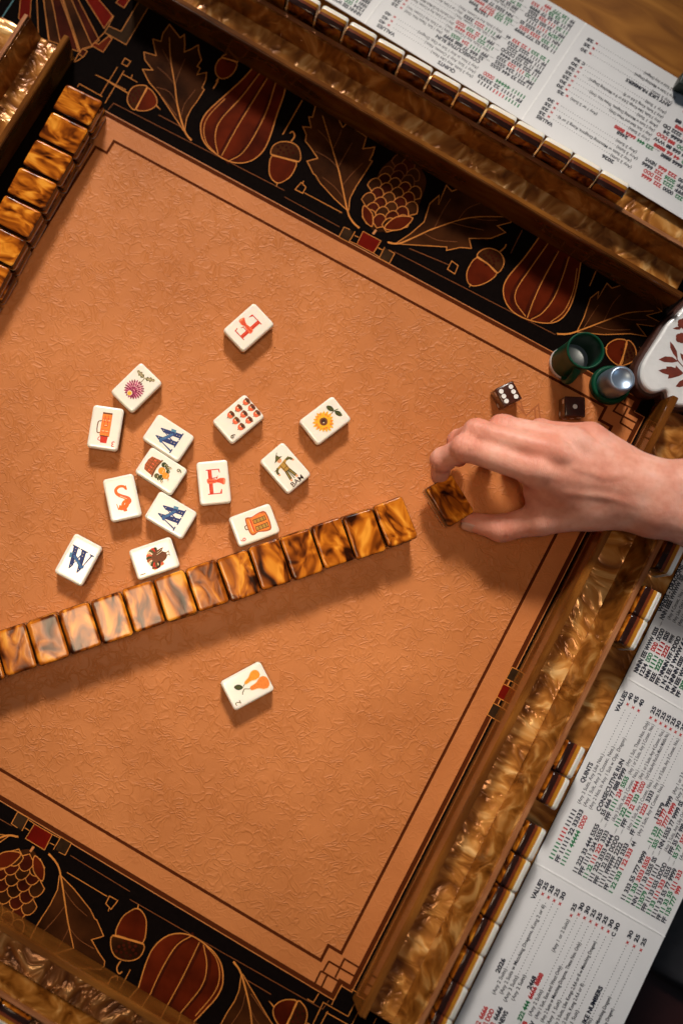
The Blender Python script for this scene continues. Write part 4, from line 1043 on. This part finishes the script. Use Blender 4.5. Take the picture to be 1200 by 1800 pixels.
for c_ in (cardR, cardT):
    pr = Print(0.00006, 2e-7); score_card(pr); later(pr, 'card_print', c_)

# ------------------------------------------------------------------ dice
M['die'] = simple('die_brown', (0.062, 0.018, 0.010), 0.25, coat=0.5, var=0.2, vscale=200)
M['pip'] = simple('pip_white', (0.80, 0.79, 0.77), 0.4)
def die(corners, z, top, left, label):
    P = [at(840 + x / 3.3333, 560 + y / 3.3333, z) for x, y in corners]
    c = (P[0] + P[1] + P[2] + P[3]) / 4; d = P[1] - P[0]
    h = 0.0074
    t = empty('die', (c.x, c.y, h + 0.0003), (0, 0, math.atan2(d.y, d.x))); tag(t, label, 'die', 'two dice by the hand')
    box('die_body', -h, h, -h, h, -h, h, M['die'], t, bev=0.0011, smooth=True)
    bm = bmesh.new(); bmesh.ops.create_circle(bm, cap_ends=True, radius=0.0017, segments=14)
    me = bpy.data.meshes.new('pip'); bm.to_mesh(me); bm.free(); me.materials.append(M['pip'])
    lay = {1: [(0, 0)], 2: [(-1, -1), (1, 1)], 3: [(-1, -1), (0, 0), (1, 1)], 4: [(-1, -1), (1, 1), (-1, 1), (1, -1)], 5: [(-1, -1), (1, 1), (-1, 1), (1, -1), (0, 0)], 6: [(-1, -1), (-1, 0), (-1, 1), (1, -1), (1, 0), (1, 1)]}
    rots = {'top': Matrix.Identity(4), 'left': Matrix.Rotation(-math.pi / 2, 4, 'Y'), 'right': Matrix.Rotation(math.pi / 2, 4, 'Y'), 'front': Matrix.Rotation(math.pi / 2, 4, 'X'), 'back': Matrix.Rotation(-math.pi / 2, 4, 'X'), 'bottom': Matrix.Rotation(math.pi, 4, 'X')}
    rest = [n for n in (1, 2, 3, 4, 5, 6) if n not in (top, left)]
    f = {'top': top, 'left': left, 'right': 7 - left, 'bottom': 7 - top}
    o = [n for n in range(1, 7) if n not in f.values()]
    f['front'], f['back'] = o[0], o[1]
    for side, n in f.items():
        for x, y in lay[n]:
            p = link('pip', me, t); p.matrix_local = rots[side] @ Matrix.Translation((x * 0.0039, y * 0.0039, h + 0.00006))
die([(108, 415), (198, 372), (250, 468), (155, 510)], 0.015, 6, 2, 'dark brown die showing six white pips')
die([(515, 460), (620, 465), (620, 575), (510, 562)], 0.015, 1, 2, 'dark brown die showing one white pip, half behind the hand')

# ------------------------------------------------------------------ cups
M['green'] = simple('green_enamel', (0.002, 0.050, 0.024), 0.45, spec=0.15, var=0.08, vscale=100)
M['silver'] = simple('satin_silver', (0.38, 0.48, 0.62), 0.36, metal=0.8, var=0.05, vscale=100)
M['whiteish'] = simple('white_enamel', (0.62, 0.58, 0.56), 0.3, coat=0.3)
b = at(991.5, 637, 0)
cup = empty('green_cup', (b.x + 0.001, b.y - 0.001, 0.0003), (0, 0, 0)); tag(cup, 'small dark green enamel cup with handle and silver inside, standing open', 'cup')
lathe('cup_wall', [(0.0122, 0.0062), (0.0123, 0.008), (0.0122, 0.030), (0.0126, 0.041), (0.0131, 0.0432), (0.0131, 0.0445), (0.0126, 0.0449), (0.0117, 0.0445), (0.0113, 0.0425), (0.0110, 0.034), (0.0107, 0.012)], M['green'], cup)
lathe('cup_base', [(0.0, 0.0), (0.0118, 0.0), (0.0124, 0.0009), (0.0123, 0.0061), (0.0, 0.0061)], M['whiteish'], cup)
lathe('cup_lining', [(0.0108, 0.018), (0.0106, 0.0125), (0.0095, 0.0118), (0.0, 0.0117)], M['silver'], cup)
hp = []
for k in range(17):
    a = math.radians(-75 + 150 * k / 16); hp.append((0.0112 + 0.0085 * math.cos(a), 0.026 + 0.0145 * math.sin(a)))
vs, fs = [], []
for k, (r, z) in enumerate(hp):
    a = math.radians(-75 + 150 * k / 16)
    for j in range(10):
        u = 2 * math.pi * j / 10
        rr_ = r + 0.0014 * math.cos(u) * math.cos(a); zz = z + 0.0014 * math.cos(u) * math.sin(a)
        vs.append((rr_, 0.0026 * math.sin(u), zz))
for k in range(16):
    for j in range(10):
        j2 = (j + 1) % 10; fs.append([k * 10 + j, k * 10 + j2, (k + 1) * 10 + j2, (k + 1) * 10 + j])
hd = mesh_obj('handle', vs, fs, M['green'], cup, smooth=True); hd.rotation_euler = (0, 0, math.radians(-82))
b = at(840 + 768 / 3.3333, 560 + 392 / 3.3333, 0.003)
fl_ = empty('silver_flask_top', (b.x, b.y, 0.0003)); tag(fl_, 'small silver flask top on a dark green foot, beside the green cup', 'flask')
lathe('foot', [(0.0, 0), (0.0136, 0), (0.0142, 0.001), (0.0142, 0.0055), (0.0134, 0.0070), (0.0115, 0.0074), (0.0112, 0.0058), (0.0, 0.0058)], M['green'], fl_)
lathe('body', [(0.0105, 0.0058), (0.0106, 0.012), (0.0101, 0.023), (0.0096, 0.0262), (0.0085, 0.0280), (0.0074, 0.0284), (0.0070, 0.0281), (0.0066, 0.0276), (0.0, 0.0275)], M['silver'], fl_)

# ------------------------------------------------------------------ white plaque
M['plaque_white'] = simple('pearl_white_paint', (0.74, 0.74, 0.74), 0.35, coat=0.25, var=0.05, vscale=90, bump=0.5, bscale=260)
M['plaque_side'] = simple('plaque_brown', (0.055, 0.018, 0.012), 0.4, var=0.12)
M['plaque_leaf'] = simple('plaque_leaf', (0.16, 0.022, 0.008), 0.45, var=0.3, vscale=200)
Zp = zm(1100, 530, 9.47)
PH = 0.020
ol = [(1500, -250), (1200, -120), (947, 105), (850, 210), (700, 340), (560, 560), (430, 760), (330, 920), (260, 1060), (238, 1200), (262, 1330), (330, 1440), (430, 1500), (530, 1500), (600, 1475), (655, 1472), (690, 1520), (705, 1600), (760, 1680), (900, 1730), (1150, 1700), (1500, 1500)]
pts = catmull(W2(Zp, ol, PH), 4, True)
cx_ = sum(p[0] for p in pts) / len(pts); cy_ = sum(p[1] for p in pts) / len(pts)
pq = empty('painted_plaque', (cx_, cy_, 0.0004)); tag(pq, 'white plaque with brown rim and rust leaf sprig at the right edge', 'plaque')
def inset(pts, d):
    n = len(pts); out = []
    for i in range(n):
        a, b = np.array(pts[i - 1]), np.array(pts[(i + 1) % n]); t_ = b - a; t_ /= max(1e-9, np.linalg.norm(t_))
        out.append((pts[i][0] - t_[1] * d, pts[i][1] + t_[0] * d))
    return out
ar = sum(pts[i - 1][0] * pts[i][1] - pts[i][0] * pts[i - 1][1] for i in range(len(pts)))
sg = 1 if ar > 0 else -1
loc_ = [(x - cx_, y - cy_) for x, y in pts]
def loft(name, levels, mat, parent, cap=True):
    vs, fs = [], []; n = len(levels[0][0])
    for pp, z in levels: vs += [(x, y, z) for x, y in pp]
    for i in range(len(levels) - 1):
        for k in range(n):
            k2 = (k + 1) % n; fs.append([i * n + k, i * n + k2, (i + 1) * n + k2, (i + 1) * n + k])
    if cap: fs.append([(len(levels) - 1) * n + k for k in range(n)])
    o = mesh_obj(name, vs, fs, mat, parent, smooth=False)
    bm = bmesh.new(); bm.from_mesh(o.data); bmesh.ops.recalc_face_normals(bm, faces=bm.faces); bm.to_mesh(o.data); bm.free()
    return o
loft('brown_body', [(inset(loc_, -sg * 0.0022), 0.0), (inset(loc_, -sg * 0.0028), 0.001), (inset(loc_, -sg * 0.0028), PH - 0.008), (inset(loc_, -sg * 0.0022), PH - 0.0072)], M['plaque_side'], pq)
loft('white_top', [(loc_, PH - 0.0071), (loc_, PH - 0.0034), (inset(loc_, -sg * 0.0002), PH - 0.0015), (inset(loc_, sg * 0.0006), PH - 0.0005), (inset(loc_, sg * 0.0018), PH)], M['plaque_white'], pq)
pr = Print(PH + 0.00005)
def ploc(l): return [(x - cx_, y - cy_) for x, y in W2(Zp, l, PH)]
pr.line(ploc([(690, 1750), (860, 1050), (845, 950)]) if False else ploc([(1200, 1280), (990, 1130), (860, 1000), (830, 930)]), 0.0008, 'plaque_leaf', smooth=4)
for l in ([(845, 960), (770, 870), (725, 770), (722, 665), (780, 730), (835, 830), (848, 930)], [(860, 1000), (760, 1020), (620, 1010), (530, 968), (640, 915), (760, 925), (840, 985)], [(950, 1195), (870, 1120), (820, 1065), (810, 1110), (740, 1085), (660, 1085), (662, 1120), (600, 1125), (525, 1150), (600, 1195), (700, 1225), (685, 1285), (780, 1270), (880, 1240)],
          [(950, 1020), (905, 940), (890, 860), (960, 900), (1000, 980)], [(960, 1290), (880, 1330), (815, 1415), (880, 1430), (990, 1400), (1060, 1330)], [(765, 450), (830, 425), (910, 430), (880, 470), (820, 470)]):
    pr.poly(ploc(l), 'plaque_leaf')
for cx2, cy2 in ((930, 370), (900, 610)):
    for k in range(5):
        a = k * 2 * math.pi / 5; c = ploc([(cx2 + 42 * math.cos(a), cy2 + 42 * math.sin(a))])[0]
        pr.disc(c[0], c[1], 0.0021, 'plaque_leaf', 12)
later(pr, 'leaf_sprig_print', pq)

# ------------------------------------------------------------------ things at the edge of the picture
M['dgreen'] = simple('dark_green_box', (0.012, 0.022, 0.016), 0.5)
b = at(1191, 145, 0.012)
gb = box('green_box', b.x, b.x + 0.09, b.y, b.y + 0.012, -0.003, 0.012, M['dgreen'], bev=0.001); tag(gb, 'dark green box corner on the wooden table at the right edge', 'box')
M['seat'] = simple('dark_leather', (0.035, 0.006, 0.005), 0.45, var=0.2, vscale=30, bump=0.3, bscale=300)
M['cloth_grey'] = simple('grey_cloth', (0.055, 0.050, 0.055), 0.8, var=0.2, vscale=60, bump=0.4, bscale=500)
ch = empty('chair', (0.62, -0.16, -0.75)); tag(ch, 'dark chair seat with a grey throw below the card at lower right', 'chair')
sc_ = box('seat', -0.2, 0.25, -0.25, 0.25, 0.44, 0.52, M['seat'], ch, bev=0.03, smooth=True)
th = box('throw', -0.14, 0.26, 0.03, 0.27, 0.515, 0.54, M['cloth_grey'], ch, bev=0.010, smooth=True)
for sx in (-0.17, 0.22):
    for sy in (-0.22, 0.22): box('leg', sx - 0.02, sx + 0.02, sy - 0.02, sy + 0.02, 0, 0.445, M['seat'], ch, bev=0.003)
for s1, s2 in ((-0.55, -0.55), (0.33, -0.55), (-0.55, 0.68), (0.33, 0.68)):
    box('table_leg', s1 - 0.03, s1 + 0.03, s2 - 0.03, s2 + 0.03, -0.75, -0.0355, M['wood'], t, bev=0.004)

# ------------------------------------------------------------------ held tile and hand
q0, q1 = at(745, 857, 0.024), at(785, 928, 0.024); q2, q3 = at(800, 842, 0.024), at(835, 892, 0.024)
hc = (q0 + q1 + q2 + q3) / 4; hd_ = (q1 - q0) + (q3 - q2)
tile((hc.x, hc.y, 0.0105), math.atan2(hd_.y, hd_.x) + math.pi / 2, 'dark marbled tile pinched between the thumb and index finger', False, tilt=(0.03, 0.05, 0))

M['skin'] = None
def skin_mat():
    m, nt, b = nmat('skin')
    tc = nt.nodes.new('ShaderNodeTexCoord')
    n = nt.nodes.new('ShaderNodeTexNoise'); n.inputs['Scale'].default_value = 45; n.inputs['Detail'].default_value = 5
    nt.links.new(tc.outputs['Object'], n.inputs['Vector'])
    r = ramp(nt, [(0.32, (0.70, 0.27, 0.185)), (0.5, (0.80, 0.37, 0.27)), (0.68, (0.87, 0.48, 0.38))])
    nt.links.new(n.outputs['Fac'], r.inputs['Fac'])
    v = nt.nodes.new('ShaderNodeTexNoise'); v.inputs['Scale'].default_value = 260; v.inputs['Detail'].default_value = 6
    nt.links.new(tc.outputs['Object'], v.inputs['Vector'])
    r2 = ramp(nt, [(0.30, (0.93, 0.88, 0.86)), (0.55, (1, 1, 1))]); nt.links.new(v.outputs['Fac'], r2.inputs['Fac'])
    mx = nt.nodes.new('ShaderNodeMix'); mx.data_type = 'RGBA'; mx.blend_type = 'MULTIPLY'; mx.inputs['Factor'].default_value = 1.0
    nt.links.new(r.outputs['Color'], mx.inputs['A']); nt.links.new(r2.outputs['Color'], mx.inputs['B'])
    fa = nt.nodes.new('ShaderNodeAttribute'); fa.attribute_name = 'flush'
    m2 = nt.nodes.new('ShaderNodeMix'); m2.data_type = 'RGBA'; m2.inputs['B'].default_value = (0.66, 0.20, 0.13, 1)
    k2 = nt.nodes.new('ShaderNodeMath'); k2.operation = 'MULTIPLY'; k2.inputs[1].default_value = 0.8
    nt.links.new(fa.outputs['Fac'], k2.inputs[0]); nt.links.new(k2.outputs[0], m2.inputs['Factor'])
    nt.links.new(mx.outputs['Result'], m2.inputs['A']); nt.links.new(m2.outputs['Result'], b.inputs['Base Color'])
    b.inputs['Roughness'].default_value = 0.46
    b.inputs['Specular IOR Level'].default_value = 0.4
    b.inputs['Subsurface Weight'].default_value = 0.18
    b.inputs['Subsurface Radius'].default_value = (0.006, 0.002, 0.001)
    b.inputs['Subsurface Scale'].default_value = 0.8
    vo = nt.nodes.new('ShaderNodeTexVoronoi'); vo.feature = 'DISTANCE_TO_EDGE'; vo.inputs['Scale'].default_value = 700
    mp = nt.nodes.new('ShaderNodeMapping'); mp.inputs['Scale'].default_value = (1.6, 0.8, 1)
    nt.links.new(tc.outputs['Object'], mp.inputs['Vector']); nt.links.new(mp.outputs['Vector'], vo.inputs['Vector'])
    ad = nt.nodes.new('ShaderNodeMath'); ad.operation = 'MULTIPLY_ADD'; ad.inputs[1].default_value = 0.5
    nt.links.new(vo.outputs['Distance'], ad.inputs[0]); nt.links.new(v.outputs['Fac'], ad.inputs[2])
    s1 = nt.nodes.new('ShaderNodeAttribute'); s1.attribute_name = 'fold_s'
    w1 = nt.nodes.new('ShaderNodeAttribute'); w1.attribute_name = 'fold_w'
    wn_ = nt.nodes.new('ShaderNodeTexNoise'); wn_.inputs['Scale'].default_value = 170; wn_.inputs['Detail'].default_value = 2
    nt.links.new(tc.outputs['Object'], wn_.inputs['Vector'])
    ph = nt.nodes.new('ShaderNodeMath'); ph.operation = 'MULTIPLY_ADD'; ph.inputs[1].default_value = 9.0
    fr = nt.nodes.new('ShaderNodeMath'); fr.operation = 'MULTIPLY'; fr.inputs[1].default_value = 2.6
    nt.links.new(s1.outputs['Fac'], fr.inputs[0]); nt.links.new(wn_.outputs['Fac'], ph.inputs[0]); nt.links.new(fr.outputs[0], ph.inputs[2])
    sn = nt.nodes.new('ShaderNodeMath'); sn.operation = 'SINE'; nt.links.new(ph.outputs[0], sn.inputs[0])
    ab = nt.nodes.new('ShaderNodeMath'); ab.operation = 'ABSOLUTE'; nt.links.new(sn.outputs[0], ab.inputs[0])
    po = nt.nodes.new('ShaderNodeMath'); po.operation = 'POWER'; po.inputs[1].default_value = 0.45; nt.links.new(ab.outputs[0], po.inputs[0])
    pw = nt.nodes.new('ShaderNodeMath'); pw.operation = 'MULTIPLY'; nt.links.new(po.outputs[0], pw.inputs[0]); nt.links.new(w1.outputs['Fac'], pw.inputs[1])
    tt_ = nt.nodes.new('ShaderNodeMath'); tt_.operation = 'MULTIPLY_ADD'; tt_.inputs[1].default_value = 2.2
    nt.links.new(pw.outputs[0], tt_.inputs[0]); nt.links.new(ad.outputs[0], tt_.inputs[2])
    bp = nt.nodes.new('ShaderNodeBump'); bp.inputs['Strength'].default_value = 0.4; bp.inputs['Distance'].default_value = 0.0006
    nt.links.new(tt_.outputs[0], bp.inputs['Height']); nt.links.new(bp.outputs['Normal'], b.inputs['Normal'])
    return m
M['skin'] = skin_mat()

def H(px, py, z):
    p = at(px, py, z * 0.001); return np.array([p.x, p.y, p.z]) * 1000
def seg_dist(Pg, a, b, ra, rb):
    ab = b - a; L2 = float(ab @ ab)
    t = np.clip(((Pg - a) @ ab) / L2, 0, 1)
    q = a + t[..., None] * ab
    return np.sqrt(((Pg - q) ** 2).sum(-1)) - (ra + (rb - ra) * t)
def smin(a, b, k):
    h = np.clip(0.5 + 0.5 * (b - a) / k, 0, 1)
    return b + (a - b) * h - k * h * (1 - h)
I = [H(940, 826, 60), H(818, 787, 57), H(777, 808, 37), H(772, 837, 19)]
Md = [H(975, 796, 64), H(838, 760, 56), H(806, 776, 33), H(806, 806, 14)]
Rg = [H(1008, 778, 61), H(882, 751, 51), H(852, 770, 30), H(855, 800, 12)]
Pk = [H(1038, 768, 54), H(948, 757, 44), H(915, 775, 27), H(900, 800, 13)]
Th = [H(1040, 890, 46), H(950, 912, 37), H(880, 929, 27), H(826, 917, 17)]
WR = [H(1150, 876, 55), H(1215, 884, 57), H(1330, 892, 62), H(1470, 900, 72)]
prims = []   # (a, b, ra, rb, k)
fing = []
for J, R in ((I, (10.2, 8.9, 7.7, 6.2)), (Md, (10.2, 8.8, 7.6, 6.1)), (Rg, (9.6, 8.3, 7.2, 5.8)), (Pk, (8.8, 7.4, 6.5, 5.4))):
    fing.append([(J[i], J[i + 1], R[i], R[i + 1]) for i in range(3)])
thumb = [(Th[0], Th[1], 15.0, 11.2), (Th[1], Th[2], 10.8, 8.9), (Th[2], Th[3], 9.0, 6.6)]
allp = [p for f in fing for p in f] + thumb
lo = np.min([np.minimum(a - ra, b - rb) for a, b, ra, rb in allp] + [H(1215, 960, 30) - 5], axis=0) - 8
hi = np.max([np.maximum(a + ra, b + rb) for a, b, ra, rb in allp] + [WR[3] + np.array([0, 0, 34.])], axis=0) + 8
hx = 1.15
nx, ny, nz = [int((hi[i] - lo[i]) / hx) + 1 for i in range(3)]
gx = lo[0] + hx * np.arange(nx); gy = lo[1] + hx * np.arange(ny); gz = lo[2] + hx * np.arange(nz)
Pg = np.stack(np.meshgrid(gx, gy, gz, indexing='ij'), -1)
palm = None
def uni(d, e, k): return e if d is None else smin(d, e, k)
w0 = WR[0]
down = np.array([0, 0, -1.0])
for J, rk, rw, off in ((I, 10.6, 16.0, (0, -2, 0)), (Md, 10.8, 17.0, (0, 0, 1)), (Rg, 10.2, 16.5, (0, 2, 0)), (Pk, 9.6, 15.0, (0, 3, -2))):
    palm = uni(palm, seg_dist(Pg, J[0], w0 + np.array(off, float) * 2.2, rk, rw), 9)
    palm = uni(palm, seg_dist(Pg, J[0] + down * 7, w0 + np.array(off, float) * 2 + down * 6, rk * 0.8, rw * 0.9), 9)
palm = uni(palm, seg_dist(Pg, Th[0], w0 + np.array([-3., -6, -4]), 15.5, 17), 12)
# web between thumb and index
palm = uni(palm, seg_dist(Pg, H(1000, 872, 50), H(985, 835, 55), 11, 11), 14)
palm = uni(palm, seg_dist(Pg, H(975, 852, 50), H(945, 868, 42), 11, 9.5), 12)
img_up = np.array([-0.4866, 0.8575, 0.0])
for i in range(3):
    for s in (-1, 1):
        wd = (8.5, 10.5, 14.0, 20.0)
        palm = uni(palm, seg_dist(Pg, WR[i] + img_up * s * wd[i], WR[i + 1] + img_up * s * wd[i + 1], (17.5, 17.5, 20, 26)[i], (17.5, 17.5, 20, 26)[i + 1]), 8)
hand = palm
for f in fing:
    d = None
    for a, b, ra, rb in f: d = uni(d, seg_dist(Pg, a, b, ra, rb), 3.0)
    hand = smin(hand, d, 3.6)
    # knuckle swell
    for j, (a, b, ra, rb) in enumerate(f[:2]):
        hand = smin(hand, seg_dist(Pg, b + np.array([0, 0, 1.0]), b + np.array([0.2, 0, 1.0]), rb * 1.02, rb * 1.02), 3)
d = None
for a, b, ra, rb in thumb: d = uni(d, seg_dist(Pg, a, b, ra, rb), 4.0)
hand = smin(hand, d, 7.0)
# knuckles, tendons, veins and skin folds on the back of the hand
for J in (I, Md, Rg, Pk):
    kn = J[0] + np.array([0, 0, 6.4]); hand = smin(hand, seg_dist(Pg, kn, kn + np.array([3., -1, 0]), 4.8, 4.4), 6)
def ridge_on(F, pts, amp, sig):
    d = None
    for a, b in zip(pts[:-1], pts[1:]):
        e = seg_dist(Pg, a, b, 0, 0); d = e if d is None else np.minimum(d, e)
    return F - amp * np.exp(-(d / sig) ** 2)
for J in (I, Md, Rg, Pk):
    te = w0 * 0.8 + J[0] * 0.2; te = te.copy(); te[2] += 15
    hand = ridge_on(hand, [J[0] + np.array([4, -1, 10.5]), te], 1.1, 4.5)
for v in ([(1035, 772, 70), (1075, 800, 72), (1120, 828, 72), (1175, 850, 72)], [(1010, 822, 74), (1060, 838, 75), (1105, 835, 74)], [(1000, 865, 66), (1060, 872, 70), (1140, 890, 70)]):
    hand = ridge_on(hand, [H(*q) for q in v], 1.2, 2.4)
def fold(F, joint, axis, offs, amp, sig, win, back):
    ax_ = axis / np.linalg.norm(axis); rel = Pg - joint
    sgn = rel @ ax_; rr2 = (rel ** 2).sum(-1)
    bk = np.clip((rel @ back) / 5.0, 0, 1)
    w_ = np.exp(-rr2 / (win * win)) * bk
    wob = 0.5 * np.sin(rel[..., 1] * 0.9 + joint[0])
    for o in offs: F = F + amp * w_ * np.exp(-((sgn - o + wob) / sig) ** 2)
    return F
for J in (I, Md, Rg):
    hand = fold(hand, J[1], J[2] - J[0], (-3.2, -0.6, 2.2), 1.25, 0.95, 12, np.array([-0.3, 0.1, 0.95]))
    hand = fold(hand, J[2], J[3] - J[1], (-1.2, 1.2), 0.8, 0.9, 9, np.array([-0.8, 0.2, 0.4]))
hand = fold(hand, Th[2], Th[3] - Th[1], (-3.0, -0.4, 2.2), 1.1, 1.0, 12, np.array([0, -0.5, 0.85]))
hand = fold(hand, Th[1], Th[2] - Th[0], (-2.0, 1.5), 0.5, 1.2, 14, np.array([0, -0.4, 0.9]))
def surface_nets(F):
    s = F < 0
    c = [s[i:nx - 1 + i, j:ny - 1 + j, k:nz - 1 + k] for i in (0, 1) for j in (0, 1) for k in (0, 1)]
    cnt = sum(x.astype(int) for x in c)
    act = (cnt > 0) & (cnt < 8)
    idx = np.argwhere(act)
    vid = -np.ones(act.shape, int); vid[act] = np.arange(len(idx))
    acc = np.zeros((len(idx), 3)); n = np.zeros(len(idx))
    corners = [(i, j, k) for i in (0, 1) for j in (0, 1) for k in (0, 1)]
    val = [F[idx[:, 0] + i, idx[:, 1] + j, idx[:, 2] + k] for i, j, k in corners]
    for a in range(8):
        for b in range(a + 1, 8):
            ca, cb = corners[a], corners[b]
            if sum(abs(ca[q] - cb[q]) for q in range(3)) != 1: continue
            cr = (val[a] < 0) != (val[b] < 0)
            tt = np.where(cr, val[a] / np.where(cr, val[a] - val[b], 1), 0)
            p = np.array(ca) + tt[:, None] * (np.array(cb) - np.array(ca))
            acc += np.where(cr[:, None], p, 0); n += cr
    V = (idx + acc / n[:, None]) * hx + lo
    faces = []
    for ax in range(3):
        sl0 = [slice(None)] * 3; sl1 = [slice(None)] * 3
        sl0[ax] = slice(0, -1); sl1[ax] = slice(1, None)
        ch = s[tuple(sl0)] != s[tuple(sl1)]
        for (i, j, k) in np.argwhere(ch):
            p = [i, j, k]; u, v = [(1, 2), (2, 0), (0, 1)][ax]
            if p[u] == 0 or p[v] == 0: continue
            q = []
            ok = True
            for du, dv in ((0, 0), (1, 0), (1, 1), (0, 1)):
                r = list(p); r[u] -= du; r[v] -= dv
                if any(r[w_] >= act.shape[w_] for w_ in range(3)): ok = False; break
                q.append(int(vid[tuple(r)]))
            if not ok or min(q) < 0: continue
            faces.append(q if s[i, j, k] else q[::-1])
    return V, faces
V, Fc = surface_nets(hand)
arm = mesh_obj('hand', V * 0.001, Fc, M['skin'], smooth=True)
red = np.zeros(len(V))
for p_, r_, a_ in [(J[k], (13, 11, 9, 9)[k], (0.55, 0.8, 0.6, 1.0)[k]) for J in (I, Md, Rg, Pk) for k in range(4)] + [(Th[3], 11, 1.0), (Th[2], 11, 0.6), (Th[1], 12, 0.4)]:
    red = np.maximum(red, a_ * np.exp(-((V - p_) ** 2).sum(1) / (r_ * r_ * 1.6)))
at_ = arm.data.attributes.new('flush', 'FLOAT', 'POINT'); at_.data.foreach_set('value', red.astype(np.float32))
fs_ = np.zeros(len(V)); fw_ = np.zeros(len(V))
for jp, ax_, win, bk in [(J[1], J[2] - J[0], 9.5, (-0.3, 0.1, 0.95)) for J in (I, Md, Rg, Pk)] + [(J[2], J[3] - J[1], 7.5, (-0.8, 0.2, 0.5)) for J in (I, Md, Rg)] + [(Th[2], Th[3] - Th[1], 10, (0, -0.5, 0.85)), (Th[1], Th[2] - Th[0], 11, (0, -0.4, 0.9)), (WR[1], WR[2] - WR[0], 16, (0, 0, 1))] + [(J[0] + np.array([0, 0, 9.]), J[1] - J[0], 9, (0, 0, 1)) for J in (I, Md, Rg)]:
    rel = V - jp; a_ = ax_ / np.linalg.norm(ax_)
    w_ = np.exp(-(rel ** 2).sum(1) / (win * win * 1.3)) * np.clip(0.35 + (rel @ np.array(bk)) / 7.0, 0, 1)
    big = w_ > fw_; fs_[big] = (rel @ a_)[big]; fw_[big] = w_[big]
for n_, arr in (('fold_s', fs_), ('fold_w', fw_)):
    a2 = arm.data.attributes.new(n_, 'FLOAT', 'POINT'); a2.data.foreach_set('value', arr.astype(np.float32))
tag(arm, 'bare right hand reaching in from the right edge, pinching a tile', 'hand')
sm = arm.modifiers.new('smooth', 'SMOOTH'); sm.factor = 0.5; sm.iterations = 2
sb = arm.modifiers.new('sub', 'SUBSURF'); sb.levels = 1; sb.render_levels = 1
M['nail'] = simple('nail', (0.62, 0.33, 0.26), 0.25, coat=0.3, var=0.03)
def nail(tip, prev, side, r, L, wd):
    d = (tip - prev) / np.linalg.norm(tip - prev); nrm_ = side - d * (side @ d); nrm_ /= np.linalg.norm(nrm_); bt = np.cross(d, nrm_)
    vs, fs = [], []
    nu, nv = 8, 8
    for i in range(nu + 1):
        u = i / nu
        for j in range(nv + 1):
            v = (j / nv - 0.5) * 2
            ww = wd * (0.86 + 0.14 * u) * math.sqrt(max(0.0, 1 - (max(0, u - 0.6) / 0.42) ** 2 * 0.6))
            a = v * 0.75
            p = tip + d * (u - 0.62) * L + nrm_ * (r * math.cos(a * 0.95) + 0.25 - 0.8 * u * u * 0.6) + bt * (ww * math.sin(a) / math.sin(0.75))
            vs.append(tuple(p * 0.001))
    for i in range(nu):
        for j in range(nv): fs.append([i * (nv + 1) + j, i * (nv + 1) + j + 1, (i + 1) * (nv + 1) + j + 1, (i + 1) * (nv + 1) + j])
    o = mesh_obj('fingernail', vs, fs, M['nail'], arm, smooth=True)
    so = o.modifiers.new('s', 'SOLIDIFY'); so.thickness = 0.0005; so.offset = 0
    return o
nail(Th[3], Th[2], np.array([0.35, -0.75, 0.55]), 6.5, 11.5, 5.2)

flush_prints()
